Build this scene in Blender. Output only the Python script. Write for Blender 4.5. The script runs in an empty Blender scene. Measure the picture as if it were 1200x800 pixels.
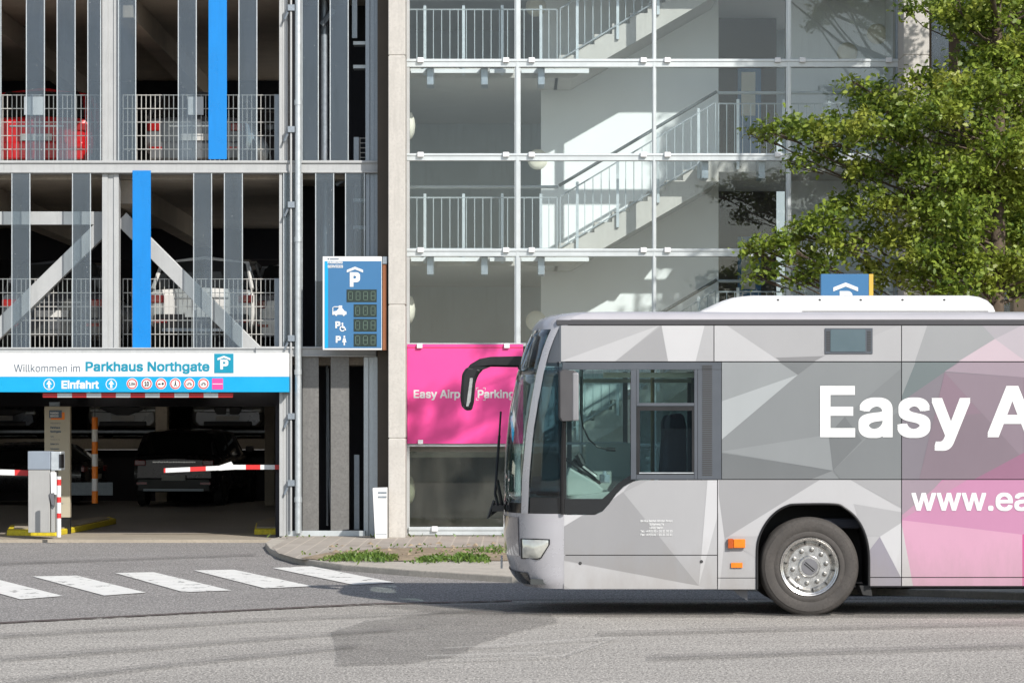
import bpy, bmesh, math, random, os
import numpy as np
from mathutils import Vector, Matrix
from mathutils.geometry import tessellate_polygon
random.seed(7); RNG = np.random.default_rng(7)
R = math.radians
scene = bpy.context.scene
COL = scene.collection
F = 3600.0; H = 1.93; HY = 490.0; CX = 600.0
def X(px, D): return (px-CX)*D/F
def Z(py, D): return H-(py-HY)*D/F
def G(px, py, z=0.0):
    D = (H-z)*F/(py-HY); return (X(px, D), D)
DF = 48.2
def s2l(c):
    if isinstance(c, (int, float)): c = (c, c, c)
    return tuple(((v/255)/12.92 if v/255 <= .04045 else ((v/255+.055)/1.055)**2.4) for v in c)

# ------------------------------------------------------------------ materials
def nt(name):
    m = bpy.data.materials.new(name); m.use_nodes = True
    t = m.node_tree; t.nodes.clear()
    out = t.nodes.new('ShaderNodeOutputMaterial')
    return m, t, out
def N(t, kind, **kw):
    n = t.nodes.new(kind)
    for k, v in kw.items():
        if k in n.inputs: n.inputs[k].default_value = v
        else: setattr(n, k, v)
    return n
def L(t, a, ao, b, bi): t.links.new(a.outputs[ao], b.inputs[bi])
def noise(t, scale, detail=4, rough=.55, stretch=None, coord='Object'):
    tc = N(t, 'ShaderNodeTexCoord'); n = N(t, 'ShaderNodeTexNoise'); n.inputs['Scale'].default_value = scale
    n.inputs['Detail'].default_value = detail; n.inputs['Roughness'].default_value = rough
    mp = N(t, 'ShaderNodeMapping'); mp.inputs['Scale'].default_value = stretch or (1, 1, 1)
    L(t, tc, coord, mp, 'Vector'); L(t, mp, 'Vector', n, 'Vector'); return n
def mixcol(t, a, b, fac, blend='MIX'):
    m = N(t, 'ShaderNodeMix', data_type='RGBA', blend_type=blend)
    for v, i in ((a, 6), (b, 7)):
        if isinstance(v, tuple): m.inputs[i].default_value = (*v, 1) if len(v) == 3 else v
        else: t.links.new(v, m.inputs[i])
    if isinstance(fac, float): m.inputs[0].default_value = fac
    else: t.links.new(fac, m.inputs[0])
    return m.outputs[2]
def ramp(t, src, p0, p1, v0=0., v1=1.):
    r = N(t, 'ShaderNodeMapRange'); t.links.new(src, r.inputs[0])
    r.inputs[1].default_value = p0; r.inputs[2].default_value = p1; r.inputs[3].default_value = v0; r.inputs[4].default_value = v1
    return r.outputs[0]
def surf(name, col, rough=.5, metal=0., var=.12, vs=3., fine=0., fs=60., bump=0., bs=80., stretch=None, spec=.5, streak=0., coat=0., emit=0.):
    m, t, out = nt(name); b = N(t, 'ShaderNodeBsdfPrincipled')
    b.inputs['Roughness'].default_value = rough; b.inputs['Metallic'].default_value = metal
    b.inputs['Specular IOR Level'].default_value = spec; b.inputs['Coat Weight'].default_value = coat
    n = noise(t, vs, 5, .6, stretch)
    c0 = tuple(v*(1-var) for v in col); c1 = tuple(min(v*(1+var), 1) for v in col)
    c = mixcol(t, c0, c1, ramp(t, n.outputs[0], .3, .7))
    if fine:
        n2 = noise(t, fs, 2, .7)
        c = mixcol(t, c, tuple(v*(1-fine) for v in col), ramp(t, n2.outputs[0], .45, .7))
    if streak:
        n3 = noise(t, 6, 4, .6, (3, 3, .25))
        c = mixcol(t, c, tuple(v*(1-streak) for v in col), ramp(t, n3.outputs[0], .5, .75))
    t.links.new(c, b.inputs['Base Color'])
    rr = N(t, 'ShaderNodeMapRange'); t.links.new(n.outputs[0], rr.inputs[0]); rr.inputs[1].default_value=.3; rr.inputs[2].default_value=.7
    rr.inputs[3].default_value = max(rough-.06, .02); rr.inputs[4].default_value = min(rough+.08, 1); t.links.new(rr.outputs[0], b.inputs['Roughness'])
    if bump:
        n4 = noise(t, bs, 3, .6); bp = N(t, 'ShaderNodeBump'); bp.inputs['Strength'].default_value = bump; bp.inputs['Distance'].default_value = .01
        L(t, n4, 0, bp, 'Height'); L(t, bp, 0, b, 'Normal')
    if emit:
        b.inputs['Emission Color'].default_value = (*col, 1); b.inputs['Emission Strength'].default_value = emit
    L(t, b, 0, out, 0); return m
def fresnel(t, ior):
    # same reflectance on the front and the back face of a thin pane
    fr = N(t, 'ShaderNodeFresnel'); ge = N(t, 'ShaderNodeNewGeometry'); r = N(t, 'ShaderNodeMapRange')
    L(t, ge, 'Backfacing', r, 0); r.inputs[3].default_value = ior; r.inputs[4].default_value = 1/ior; L(t, r, 0, fr, 0); return fr
def glass(name, tint, refl=1.6, dust=.05, dustcol=(.6, .63, .62), rough=.0, streak=True, fgain=1.0, base=0.0):
    """thin architectural glass: clear with fresnel mirror and a film of dust"""
    m, t, out = nt(name)
    tr = N(t, 'ShaderNodeBsdfTransparent'); tr.inputs[0].default_value = (*tint, 1)
    gl = N(t, 'ShaderNodeBsdfGlossy'); gl.inputs['Roughness'].default_value = rough; gl.inputs[0].default_value = (1, 1, 1, 1)
    df = N(t, 'ShaderNodeBsdfDiffuse'); df.inputs[0].default_value = (*dustcol, 1)
    fr = fresnel(t, refl)
    f = ramp(t, fr.outputs[0], 0, 1, base, fgain)
    m1 = N(t, 'ShaderNodeMixShader'); t.links.new(f, m1.inputs[0]); L(t, tr, 0, m1, 1); L(t, gl, 0, m1, 2)
    m2 = N(t, 'ShaderNodeMixShader'); L(t, m1, 0, m2, 1); L(t, df, 0, m2, 2)
    n = noise(t, 2.2, 5, .6, (2.5, 2.5, .5))
    t.links.new(ramp(t, n.outputs[0], .3, .75, dust*.5, dust*1.6), m2.inputs[0])
    L(t, m2, 0, out, 0); return m

M = {}
M['concrete'] = surf('concrete_pale', (.50, .48, .445), .85, var=.08, vs=2.5, fine=.12, fs=30, bump=.25, bs=60, streak=.14)
M['slab'] = surf('concrete_garage', (.44, .385, .32), .9, var=.18, vs=1.2, fine=.15, fs=25, bump=.2)
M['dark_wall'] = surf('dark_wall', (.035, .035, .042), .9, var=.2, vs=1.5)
M['steel'] = surf('painted_steel_light', (.43, .44, .44), .45, metal=.15, var=.06, vs=4, fine=.06, streak=.12)
M['galv'] = surf('galvanised', (.30, .34, .38), .42, metal=.6, var=.14, vs=14, fine=.1, fs=50, streak=.12)
M['galv_light'] = surf('galvanised_light', (.52, .56, .58), .4, metal=.5, var=.1, vs=12, fine=.08)
M['wire'] = surf('mesh_wire', (.52, .51, .48), .5, metal=.35, var=.06)
M['blue'] = surf('blue_enamel', (.0, .20, .58), .3, var=.06, streak=.08, vs=2)
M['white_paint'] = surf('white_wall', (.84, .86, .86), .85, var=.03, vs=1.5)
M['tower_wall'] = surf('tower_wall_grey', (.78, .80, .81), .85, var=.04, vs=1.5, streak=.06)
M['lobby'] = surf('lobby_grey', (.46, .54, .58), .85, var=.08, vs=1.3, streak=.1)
M['alu'] = surf('aluminium', (.60, .64, .65), .38, metal=.45, var=.05, streak=.06)
M['clip'] = surf('clip_white', (.80, .81, .82), .35, metal=.1, var=.03)
M['pink'] = surf('pink_print', (.80, .065, .30), .35, var=.02, vs=1)
M['white'] = surf('white_plastic', (.72, .725, .72), .4, var=.03, vs=3, streak=.05)
M['offwhite'] = surf('offwhite_metal', (.72, .72, .70), .5, var=.05, streak=.1)
M['cyan'] = surf('sign_cyan', (.0, .33, .62), .35, var=.03)
M['teal'] = surf('sign_teal', (.0, .25, .38), .4, var=.03)
M['ink'] = surf('ink_grey', (.08, .12, .17), .5, var=.03)
M['black'] = surf('black_plastic', (.012, .012, .013), .35, var=.2, vs=8)
M['rubber'] = surf('rubber_black', (.02, .02, .02), .7, var=.2)
M['redpaint'] = surf('red_reflective', (.62, .03, .03), .4, var=.05)
M['orange'] = surf('orange_reflective', (.85, .22, .01), .4, var=.05)
M['yellow'] = surf('yellow_kerb', (.78, .62, .03), .6, var=.1, vs=6, fine=.25, fs=20)
M['beige'] = surf('beige_panel', (.42, .38, .29), .5, var=.04)
M['boxgrey'] = surf('machine_grey', (.36, .36, .35), .45, metal=.1, var=.05, streak=.1)
M['boxblue'] = surf('machine_blue_grey', (.24, .28, .33), .4, metal=.1, var=.05)
M['board_blue'] = surf('board_blue', (.045, .16, .33), .3, var=.04, vs=1)
M['led'] = surf('led_dark', (.02, .035, .03), .3, var=.1)
M['ledseg'] = surf('led_segment', (.10, .155, .12), .4, var=.05)
M['brown'] = surf('brown_edge', (.24, .085, .03), .5, var=.05)
M['lamp'] = surf('lamp_opal', (.80, .76, .64), .4, var=.02)
M['door_dark'] = surf('door_brown', (.06, .045, .035), .6, var=.1)
M['tower_glass'] = glass('tower_glass', (.955, .982, .985), 1.5, dust=.005, dustcol=(.50, .56, .55), fgain=.85)
M['low_glass'] = glass('tower_glass_low', (.72, .76, .72), 1.5, dust=.05, dustcol=(.42, .41, .36), fgain=1.0)
def slat_mat():
    m, t, out = nt('frosted_slat')
    tr = N(t, 'ShaderNodeBsdfTransparent'); tr.inputs[0].default_value = (.80, .85, .87, 1)
    gl = N(t, 'ShaderNodeBsdfGlossy'); gl.inputs['Roughness'].default_value = .12; gl.inputs[0].default_value = (.92, .96, 1, 1)
    df = N(t, 'ShaderNodeBsdfDiffuse'); df.inputs[0].default_value = (.12, .15, .19, 1)
    a = N(t, 'ShaderNodeMixShader'); a.inputs[0].default_value = .15; L(t, tr, 0, a, 1); L(t, df, 0, a, 2)
    n0 = noise(t, 3, 4, .6, (2, 2, .3)); t.links.new(ramp(t, n0.outputs[0], .3, .7, .20, .34), a.inputs[0])
    b = N(t, 'ShaderNodeMixShader'); L(t, a, 0, b, 1); L(t, gl, 0, b, 2)
    fr = fresnel(t, 1.5); t.links.new(ramp(t, fr.outputs[0], 0, 1, .0, .85), b.inputs[0])
    v = N(t, 'ShaderNodeTexVoronoi'); v.inputs['Scale'].default_value = 9; tc = N(t, 'ShaderNodeTexCoord'); L(t, tc, 'Object', v, 'Vector')
    w = N(t, 'ShaderNodeBsdfDiffuse'); w.inputs[0].default_value = (.85, .87, .87, 1)
    c = N(t, 'ShaderNodeMixShader'); L(t, b, 0, c, 1); L(t, w, 0, c, 2); t.links.new(ramp(t, v.outputs[0], .03, .06, .5, 0), c.inputs[0])
    L(t, c, 0, out, 0); return m
M['slat'] = slat_mat()
M['slat_low'] = surf('sheet_slat', (.20, .195, .185), .42, metal=.35, var=.1, vs=8, fine=.25, fs=25, streak=.12)
M['bus_glass'] = glass('bus_glass', (.80, .88, .87), 1.5, dust=.010, dustcol=(.3, .36, .36), fgain=1.0)
M['bus_glass_dark'] = glass('bus_glass_dark', (.50, .60, .63), 1.5, dust=.010, dustcol=(.2, .25, .28), fgain=1.2)
M['bus_black_glass'] = surf('black_glass', (.012, .014, .016), .06, var=.1, coat=.5)
M['bus_frame'] = surf('window_frame_grey', (.075, .085, .10), .35, var=.05)
M['grille'] = surf('vent_dark', (.045, .045, .045), .7, var=.1)
M['seam'] = surf('seam_dark', (.05, .05, .055), .7, var=.05)
M['bus_grey'] = surf('bus_silver', (.45, .443, .465), .28, metal=.25, var=.02, coat=.4)
M['roof_white'] = surf('roof_unit_white', (.67, .67, .66), .5, var=.02, streak=.03)
M['bus_roof'] = surf('bus_roof_grey', (.42, .41, .43), .35, var=.04, coat=.3)
M['int_grey'] = surf('cab_plastic', (.42, .46, .43), .6, var=.06)
M['int_dark'] = surf('cab_dark', (.05, .055, .055), .8, var=.1)
M['seat'] = surf('seat_fabric', (.02, .022, .03), .9, var=.05, vs=3)
M['pole_y'] = surf('grab_pole', (.45, .33, .1), .4, var=.05)
M['chrome'] = surf('polished_alloy', (.62, .61, .59), .26, metal=.95, var=.18, vs=14)
M['nut'] = surf('nut_steel', (.30, .29, .27), .35, metal=.9, var=.1)
M['hub'] = surf('hub_grey', (.16, .16, .17), .5, metal=.4, var=.1)
M['tyre'] = surf('tyre', (.062, .056, .051), .8, var=.25, vs=6, fine=.2, fs=40, bump=.15, bs=120)
M['amber'] = surf('amber_lens', (.80, .20, .01), .15, var=.1, vs=20, coat=.5)
M['amber_dark'] = surf('amber_lens_dark', (.45, .08, .01), .15, var=.1, coat=.5)
M['head'] = surf('headlight_lens', (.62, .62, .56), .08, metal=.35, var=.2, vs=8, coat=1)
M['bark'] = surf('bark', (.10, .075, .055), .95, var=.35, vs=12, bump=.8, bs=30, stretch=(1, 1, .3))
M['car_glass_'] = surf('office_window', (.12, .15, .17), .1, var=.05)
M['lit'] = surf('lit_tube', (1, .95, .85), .5, emit=4.)
M['galv_rail'] = surf('railing_steel', (.40, .44, .46), .4, metal=.4, var=.08)
M['handrail'] = surf('handrail_dark', (.13, .145, .15), .35, metal=.4, var=.08)
def attr_mat(name, rough, coat, spec=.5):
    m, t, out = nt(name); b = N(t, 'ShaderNodeBsdfPrincipled')
    a = N(t, 'ShaderNodeVertexColor', layer_name='print')
    n = noise(t, 1.5, 5, .6, (1, 1, .5))
    cc = mixcol(t, a.outputs[0], (.9, .9, .9), ramp(t, n.outputs[0], .3, .8, .0, .9), 'MULTIPLY')
    tc = N(t, 'ShaderNodeTexCoord'); sp = N(t, 'ShaderNodeSeparateXYZ'); L(t, tc, 'Object', sp, 0)
    dn = noise(t, 5, 6, .7, (1, 1, .35)); ad = N(t, 'ShaderNodeMath', operation='MULTIPLY_ADD'); L(t, dn, 0, ad, 0); ad.inputs[1].default_value = .9; L(t, sp, 2, ad, 2)
    cc = mixcol(t, cc, (.22, .195, .165), ramp(t, ad.outputs[0], 1.15, .62, 0, .42))
    t.links.new(cc, b.inputs['Base Color'])
    b.inputs['Roughness'].default_value = rough; b.inputs['Coat Weight'].default_value = coat; b.inputs['Specular IOR Level'].default_value = spec
    b.inputs['Coat Roughness'].default_value = .08
    bn = noise(t, 1.1, 2, .5); bp = N(t, 'ShaderNodeBump'); bp.inputs['Strength'].default_value = .2; bp.inputs['Distance'].default_value = .02
    L(t, bn, 0, bp, 'Height'); L(t, bp, 0, b, 'Normal')
    L(t, b, 0, out, 0); return m
M['wrap'] = attr_mat('printed_wrap', .38, .35)
M['wrap_glass'] = attr_mat('printed_window_film', .22, .7)

# ------------------------------------------------------------------ mesh builder
ORG = {}
def tag(o, label=None, cat=None, group=None, kind=None):
    if label: o['label'] = label
    if cat: o['category'] = cat
    if group: o['group'] = group
    if kind: o['kind'] = kind
    return o
def thing(name, loc, label, cat, group=None):
    o = bpy.data.objects.new(name, None); COL.objects.link(o); o.location = loc; o.empty_display_size = .2
    ORG[o.name] = Vector(loc); return tag(o, label, cat, group)
class MB:
    def __init__(s): s.v = []; s.f = []; s.m = []; s.c = []; s.mi = 0
    def mat(s, i): s.mi = i; return s
    def add(s, vs, fs, col=None):
        b = len(s.v); s.v += [tuple(v) for v in vs]
        for f in fs: s.f.append([b+i for i in f]); s.m.append(s.mi); s.c.append(col)
        return s
    def box(s, x0, x1, y0, y1, z0, z1, col=None):
        if x0 > x1: x0, x1 = x1, x0
        if y0 > y1: y0, y1 = y1, y0
        if z0 > z1: z0, z1 = z1, z0
        vs = [(x0,y0,z0),(x1,y0,z0),(x1,y1,z0),(x0,y1,z0),(x0,y0,z1),(x1,y0,z1),(x1,y1,z1),(x0,y1,z1)]
        return s.add(vs, [(0,3,2,1),(4,5,6,7),(0,1,5,4),(1,2,6,5),(2,3,7,6),(3,0,4,7)], col)
    def tube(s, pts, r, n=8, caps=True):
        pts = [Vector(p) for p in pts]; rs = r if isinstance(r, (list, tuple)) else [r]*len(pts)
        vs = []; up = None
        for i, p in enumerate(pts):
            d = (pts[min(i+1, len(pts)-1)]-pts[max(i-1, 0)]).normalized()
            if up is None: up = Vector((0, 0, 1)) if abs(d.z) < .9 else Vector((1, 0, 0))
            a = d.cross(up).normalized(); b = a.cross(d).normalized(); up = b
            for k in range(n):
                t = 2*math.pi*k/n; vs.append(p+(a*math.cos(t)+b*math.sin(t))*rs[i])
        fs = []
        for i in range(len(pts)-1):
            for k in range(n): fs.append((i*n+k, i*n+(k+1) % n, (i+1)*n+(k+1) % n, (i+1)*n+k))
        if caps: fs.append(tuple(range(n))[::-1]); fs.append(tuple((len(pts)-1)*n+k for k in range(n)))
        return s.add(vs, fs)
    def lathe(s, prof, c, axis='y', n=40):
        """prof: (radius, offset along axis)"""
        vs = []
        for r, o in prof:
            for k in range(n):
                t = 2*math.pi*k/n; a, b = r*math.cos(t), r*math.sin(t)
                vs.append((c[0]+a, c[1]+o, c[2]+b) if axis == 'y' else ((c[0]+o, c[1]+a, c[2]+b) if axis == 'x' else (c[0]+a, c[1]+b, c[2]+o)))
        fs = []
        for i in range(len(prof)-1):
            for k in range(n): fs.append((i*n+k, i*n+(k+1) % n, (i+1)*n+(k+1) % n, (i+1)*n+k))
        return s.add(vs, fs)
    def poly_xz(s, pts, y0, y1, col=None, back=True):
        """polygon in the xz plane, extruded from y0 (towards camera) to y1"""
        n = len(pts); tris = tessellate_polygon([[Vector((p[0], p[1], 0)) for p in pts]])
        vs = [(p[0], y0, p[1]) for p in pts]+[(p[0], y1, p[1]) for p in pts]
        fs = [tuple(t) for t in tris]
        if back: fs += [tuple(n+i for i in t[::-1]) for t in tris]
        if back: fs += [(i, (i+1) % n, n+(i+1) % n, n+i) for i in range(n)]
        return s.add(vs, fs, col)
    def poly_xy(s, pts, z0, z1, col=None):
        n = len(pts); tris = tessellate_polygon([[Vector((p[0], p[1], 0)) for p in pts]])
        vs = [(p[0], p[1], z1) for p in pts]+[(p[0], p[1], z0) for p in pts]
        return s.add(vs, [tuple(t) for t in tris]+[tuple(n+i for i in t[::-1]) for t in tris]+[(i, (i+1) % n, n+(i+1) % n, n+i) for i in range(n)], col)
    def sheet(s, pts, z, col=None):
        tris = tessellate_polygon([[Vector((p[0], p[1], 0)) for p in pts]])
        return s.add([(p[0], p[1], z) for p in pts], [tuple(t) for t in tris], col)
    def grid(s, rows, close=False, col=None):
        n = len(rows[0]); vs = [p for r in rows for p in r]; fs = []
        for i in range(len(rows)-1):
            for k in range(n if close else n-1): fs.append((i*n+k, i*n+(k+1) % n, (i+1)*n+(k+1) % n, (i+1)*n+k))
        return s.add(vs, fs, col)
    def build(s, name, mats, parent=None, smooth=None, bevel=0, fix=True, org=None, solid=0, sub=0):
        me = bpy.data.meshes.new(name); o = bpy.data.objects.new(name, me); COL.objects.link(o)
        off = Vector((0, 0, 0))
        if parent is not None: off = ORG.get(parent.name, Vector((0, 0, 0))); ORG[o.name] = off
        elif org is not None: off = Vector(org); o.location = off; ORG[o.name] = off
        me.from_pydata([(v[0]-off.x, v[1]-off.y, v[2]-off.z) for v in s.v], [], s.f)
        mats = mats if isinstance(mats, (list, tuple)) else [mats]
        for m in mats: me.materials.append(M[m] if isinstance(m, str) else m)
        me.polygons.foreach_set('material_index', s.m)
        if any(c is not None for c in s.c):
            a = me.color_attributes.new('print', 'FLOAT_COLOR', 'CORNER')
            for p, c in zip(me.polygons, s.c):
                for li in p.loop_indices:
                    cc = c
                    if callable(c): cc = c(s.v[me.loops[li].vertex_index])
                    if cc is None: cc = (.5, .5, .5)
                    a.data[li].color = (*cc, 1)
        if fix:
            bm = bmesh.new(); bm.from_mesh(me); bmesh.ops.recalc_face_normals(bm, faces=bm.faces); bm.to_mesh(me); bm.free()
        if smooth is not None:
            me.shade_smooth(); me.set_sharp_from_angle(angle=R(smooth))
        if solid:
            md = o.modifiers.new('s', 'SOLIDIFY'); md.thickness = solid; md.offset = -1
        if bevel:
            md = o.modifiers.new('b', 'BEVEL'); md.width = bevel; md.segments = 2; md.limit_method = 'ANGLE'
        if sub:
            md = o.modifiers.new('u', 'SUBSURF'); md.levels = sub; md.render_levels = sub
        if parent is not None: o.parent = parent
        return o
def copy_tree(o, parent=None):
    c = o.copy(); COL.objects.link(c); c.parent = parent
    if parent is not None: c.matrix_parent_inverse = o.matrix_parent_inverse
    for ch in [k for k in COL.objects if k.parent == o]: copy_tree(ch, c)
    return c
# lettering
FONT = None
def _font():
    global FONT
    try: FONT = bpy.data.fonts.load(os.path.join(bpy.utils.system_resource('DATAFILES'), 'fonts', 'Inter.woff2'))
    except Exception: FONT = None
_font()
def text_mesh(body, x0, x1, zb, zc, y, m, parent, bold=0., name='lettering', sizebody=None, depth=.004):
    """lettering in the xz plane facing the viewer: from x0 to x1, baseline zb, capital height up to zc"""
    cu = bpy.data.curves.new(name, 'FONT'); cu.body = body
    if FONT: cu.font = FONT
    cu.size = 1; cu.resolution_u = 4; cu.fill_mode = 'NONE'
    to = bpy.data.objects.new('tmp', cu); COL.objects.link(to)
    dg = bpy.context.evaluated_depsgraph_get(); me = bpy.data.meshes.new_from_object(to.evaluated_get(dg))
    cu.body = 'E'; dg = bpy.context.evaluated_depsgraph_get(); dg.update(); me2 = bpy.data.meshes.new_from_object(to.evaluated_get(dg))
    cap = max(v.co.y for v in me2.vertices); bpy.data.meshes.remove(me2)
    bpy.data.objects.remove(to); bpy.data.curves.remove(cu)
    # outline loops -> each solid contour filled with the holes that lie inside it
    adj = {}
    for e in me.edges:
        p, q = e.vertices; adj.setdefault(p, []).append(q); adj.setdefault(q, []).append(p)
    seen = set(); loops = []
    nxt = {}
    for e in me.edges: nxt[e.vertices[0]] = e.vertices[1]
    for s0 in adj:
        if s0 in seen: continue
        lp = [s0]; seen.add(s0); cur = s0; prev = None
        nb = nxt.get(s0, adj[s0][0])
        while nb is not None and nb not in seen:
            lp.append(nb); seen.add(nb); prev, cur = cur, nb
            c = [k for k in adj[cur] if k != prev and k not in seen]; nb = c[0] if c else None
        if len(lp) > 2: loops.append([(me.vertices[k].co.x, me.vertices[k].co.y) for k in lp])
    bpy.data.meshes.remove(me)
    # fill by winding number, so strokes that overlap inside a letter merge
    from mathutils.geometry import delaunay_2d_cdt
    def wind(pt, P):
        w_ = 0
        for k in range(len(P)):
            (xa_, ya_), (xb_, yb_) = P[k-1], P[k]
            if (ya_ > pt[1]) != (yb_ > pt[1]) and pt[0] < (xb_-xa_)*(pt[1]-ya_)/(yb_-ya_)+xa_: w_ += 1 if yb_ > ya_ else -1
        return w_
    iv = []; ie = []
    for P in loops:
        b0 = len(iv); iv += [Vector(p) for p in P]; ie += [(b0+k, b0+(k+1) % len(P)) for k in range(len(P))]
    ov, oe, of, *_r = delaunay_2d_cdt(iv, ie, [], 0, 1e-6)
    bb = [(min(p[0] for p in P), max(p[0] for p in P), P) for P in loops]
    vs = [(p[0], p[1]) for p in ov]; fs = []
    for t in of:
        cxy = (sum(vs[k][0] for k in t)/3, sum(vs[k][1] for k in t)/3)
        if sum(wind(cxy, P) for x0_, x1_, P in bb if x0_ <= cxy[0] <= x1_) != 0: fs.append(tuple(t))
    o_ = [(0, 0)] if bold <= 0 else [(i*bold, j*bold) for i in (-1, 0, 1) for j in (-1, 0, 1)]
    xs = [v[0] for v in vs]; a, b = min(xs)-bold, max(xs)+bold; cap += bold
    sx = (x1-x0)/(b-a); sz = (zc-zb)/(cap+bold)
    m_ = MB()
    for k, (dx, dy) in enumerate(o_): [m_.add([(x0+(vs[i][0]+dx-a)*sx, y-.00025*k, zb+(vs[i][1]+dy+bold)*sz) for i in f], [tuple(range(len(f)))]) for q, f in enumerate(fs)]
    return m_.build(name, m, parent, fix=False)
def ring_xz(mb, cx, cz, r0, r1, y, n=28):
    rows = [[(cx+r*math.cos(2*math.pi*k/n), y, cz+r*math.sin(2*math.pi*k/n)) for k in range(n)] for r in (r0, r1)]
    return mb.grid(rows, close=True)
def disc_xz(mb, cx, cz, r, y, n=28, th=.004):
    return mb.poly_xz([(cx+r*math.cos(2*math.pi*k/n), cz+r*math.sin(2*math.pi*k/n)) for k in range(n)], y, y+th)
def house_P(mb, cx, zt, w, y, th=.004):
    """the little roof chevron above a parking P"""
    mb.poly_xz([(cx-w/2, zt-w*.20), (cx, zt), (cx+w/2, zt-w*.20), (cx+w/2, zt-w*.36), (cx, zt-w*.16), (cx-w/2, zt-w*.36)], y, y+th)
def car_icon(mb, x0, x1, z0, y, th=.004):
    w = x1-x0; P = lambda a, b: (x0+a*w, z0+b*w)
    out = [P(.02,.12),P(.0,.28),P(.1,.36),P(.28,.40),P(.42,.56),P(.72,.56),P(.86,.38),P(1,.34),P(1,.12),P(.88,.12),P(.80,.2),P(.70,.12),P(.34,.12),P(.25,.2),P(.16,.12)]
    mb.poly_xz(out, y, y+th)
    for cx in (.25, .8): disc_xz(mb, x0+cx*w, z0+.1*w, .075*w, y, 14, th)

# ------------------------------------------------------------------ world, sun, camera
w = bpy.data.worlds.new('World'); scene.world = w; w.use_nodes = True
wt = w.node_tree; wt.nodes.clear()
sky = wt.nodes.new('ShaderNodeTexSky'); sky.sky_type = 'NISHITA'; sky.sun_disc = False
SUN = Vector((2.24, -3.62, 2.95)).normalized()
el = math.asin(SUN.z); az = math.atan2(SUN.x, SUN.y)
sky.sun_elevation = el; sky.sun_rotation = az; sky.air_density = 1.0; sky.dust_density = .6
bg = wt.nodes.new('ShaderNodeBackground'); bg.inputs[1].default_value = .15
wo = wt.nodes.new('ShaderNodeOutputWorld'); hs = wt.nodes.new('ShaderNodeHueSaturation'); hs.inputs['Saturation'].default_value = .62; wt.links.new(sky.outputs[0], hs.inputs['Color']); wt.links.new(hs.outputs[0], bg.inputs[0]); wt.links.new(bg.outputs[0], wo.inputs[0])
sl = bpy.data.lights.new('sun', 'SUN'); sl.energy = 4.6; sl.angle = R(.55); sl.color = (1, .95, .885)
so = bpy.data.objects.new('sun', sl); COL.objects.link(so); so.rotation_euler = SUN.to_track_quat('Z', 'Y').to_euler(); so.location = (0, 0, 40)
cam = bpy.data.cameras.new('camera'); co = bpy.data.objects.new('camera', cam); COL.objects.link(co)
co.location = (0, 0, H); co.rotation_euler = (R(90), 0, 0); cam.sensor_width = 36; cam.lens = 36*F/1200
cam.shift_y = (HY-400)/1200; cam.clip_start = .5; cam.clip_end = 3000
scene.camera = co
scene.view_settings.view_transform = 'Standard'; scene.view_settings.look = 'None'
scene.view_settings.exposure = .12; scene.view_settings.gamma = 1; scene.view_settings.use_curve_mapping = False
scene.cycles.max_bounces = 10; scene.cycles.transparent_max_bounces = 24; scene.cycles.use_adaptive_sampling = True
scene.cycles.caustics_reflective = False; scene.cycles.caustics_refractive = False
try: scene.cycles.use_denoising = True
except Exception: pass
scene.cycles.sample_clamp_indirect = 6

# ------------------------------------------------------------------ ground
def asphalt(name, base, base2, bias=.5):
    m, t, out = nt(name); b = N(t, 'ShaderNodeBsdfPrincipled'); b.inputs['Roughness'].default_value = .88
    big = noise(t, .35, 5, .6, (1, 2.2, 1)); mid = noise(t, 2.5, 4, .65, (.5, 2.2, 1)); fine = noise(t, 28, 3, .75, (1, .5, 1)); grit = noise(t, 55, 2, .8, (1, .4, 1))
    c = mixcol(t, base, base2, ramp(t, big.outputs[0], .35, .68))
    c = mixcol(t, c, tuple(v*.80 for v in base), ramp(t, mid.outputs[0], .45, .75))
    c = mixcol(t, c, tuple(v*.48 for v in base), ramp(t, fine.outputs[0], .46, .62, 0, 1.))
    c = mixcol(t, c, tuple(min(1, v*1.75) for v in base2), ramp(t, grit.outputs[0], .52, .66, 0, 1.))
    t.links.new(c, b.inputs['Base Color'])
    bp = N(t, 'ShaderNodeBump'); bp.inputs['Strength'].default_value = .5; bp.inputs['Distance'].default_value = .01
    L(t, fine, 0, bp, 'Height'); L(t, bp, 0, b, 'Normal'); L(t, b, 0, out, 0); return m
M['asphalt_far'] = asphalt('asphalt_driveway', (.235, .222, .21), (.30, .283, .268))
M['asphalt_near'] = asphalt('asphalt_worn', (.31, .29, .262), (.42, .395, .357))
M['asphalt_patch'] = asphalt('asphalt_patch', (.235, .22, .205), (.30, .28, .26))
M['drive'] = surf('driveway_concrete', (.36, .315, .25), .9, var=.15, vs=1.5, fine=.15, fs=25, bump=.2)
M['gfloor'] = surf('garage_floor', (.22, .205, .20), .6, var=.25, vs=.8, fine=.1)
M['kerbstone'] = surf('kerb_granite', (.47, .43, .37), .9, var=.14, vs=4, fine=.2, fs=30, bump=.3)
M['soil'] = surf('sandy_soil', (.34, .265, .18), .98, var=.3, vs=3, fine=.4, fs=14, bump=1, bs=20)
M['soil_dark'] = surf('dark_soil', (.19, .145, .11), .98, var=.35, vs=4, fine=.5, fs=16, bump=1, bs=20)
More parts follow.
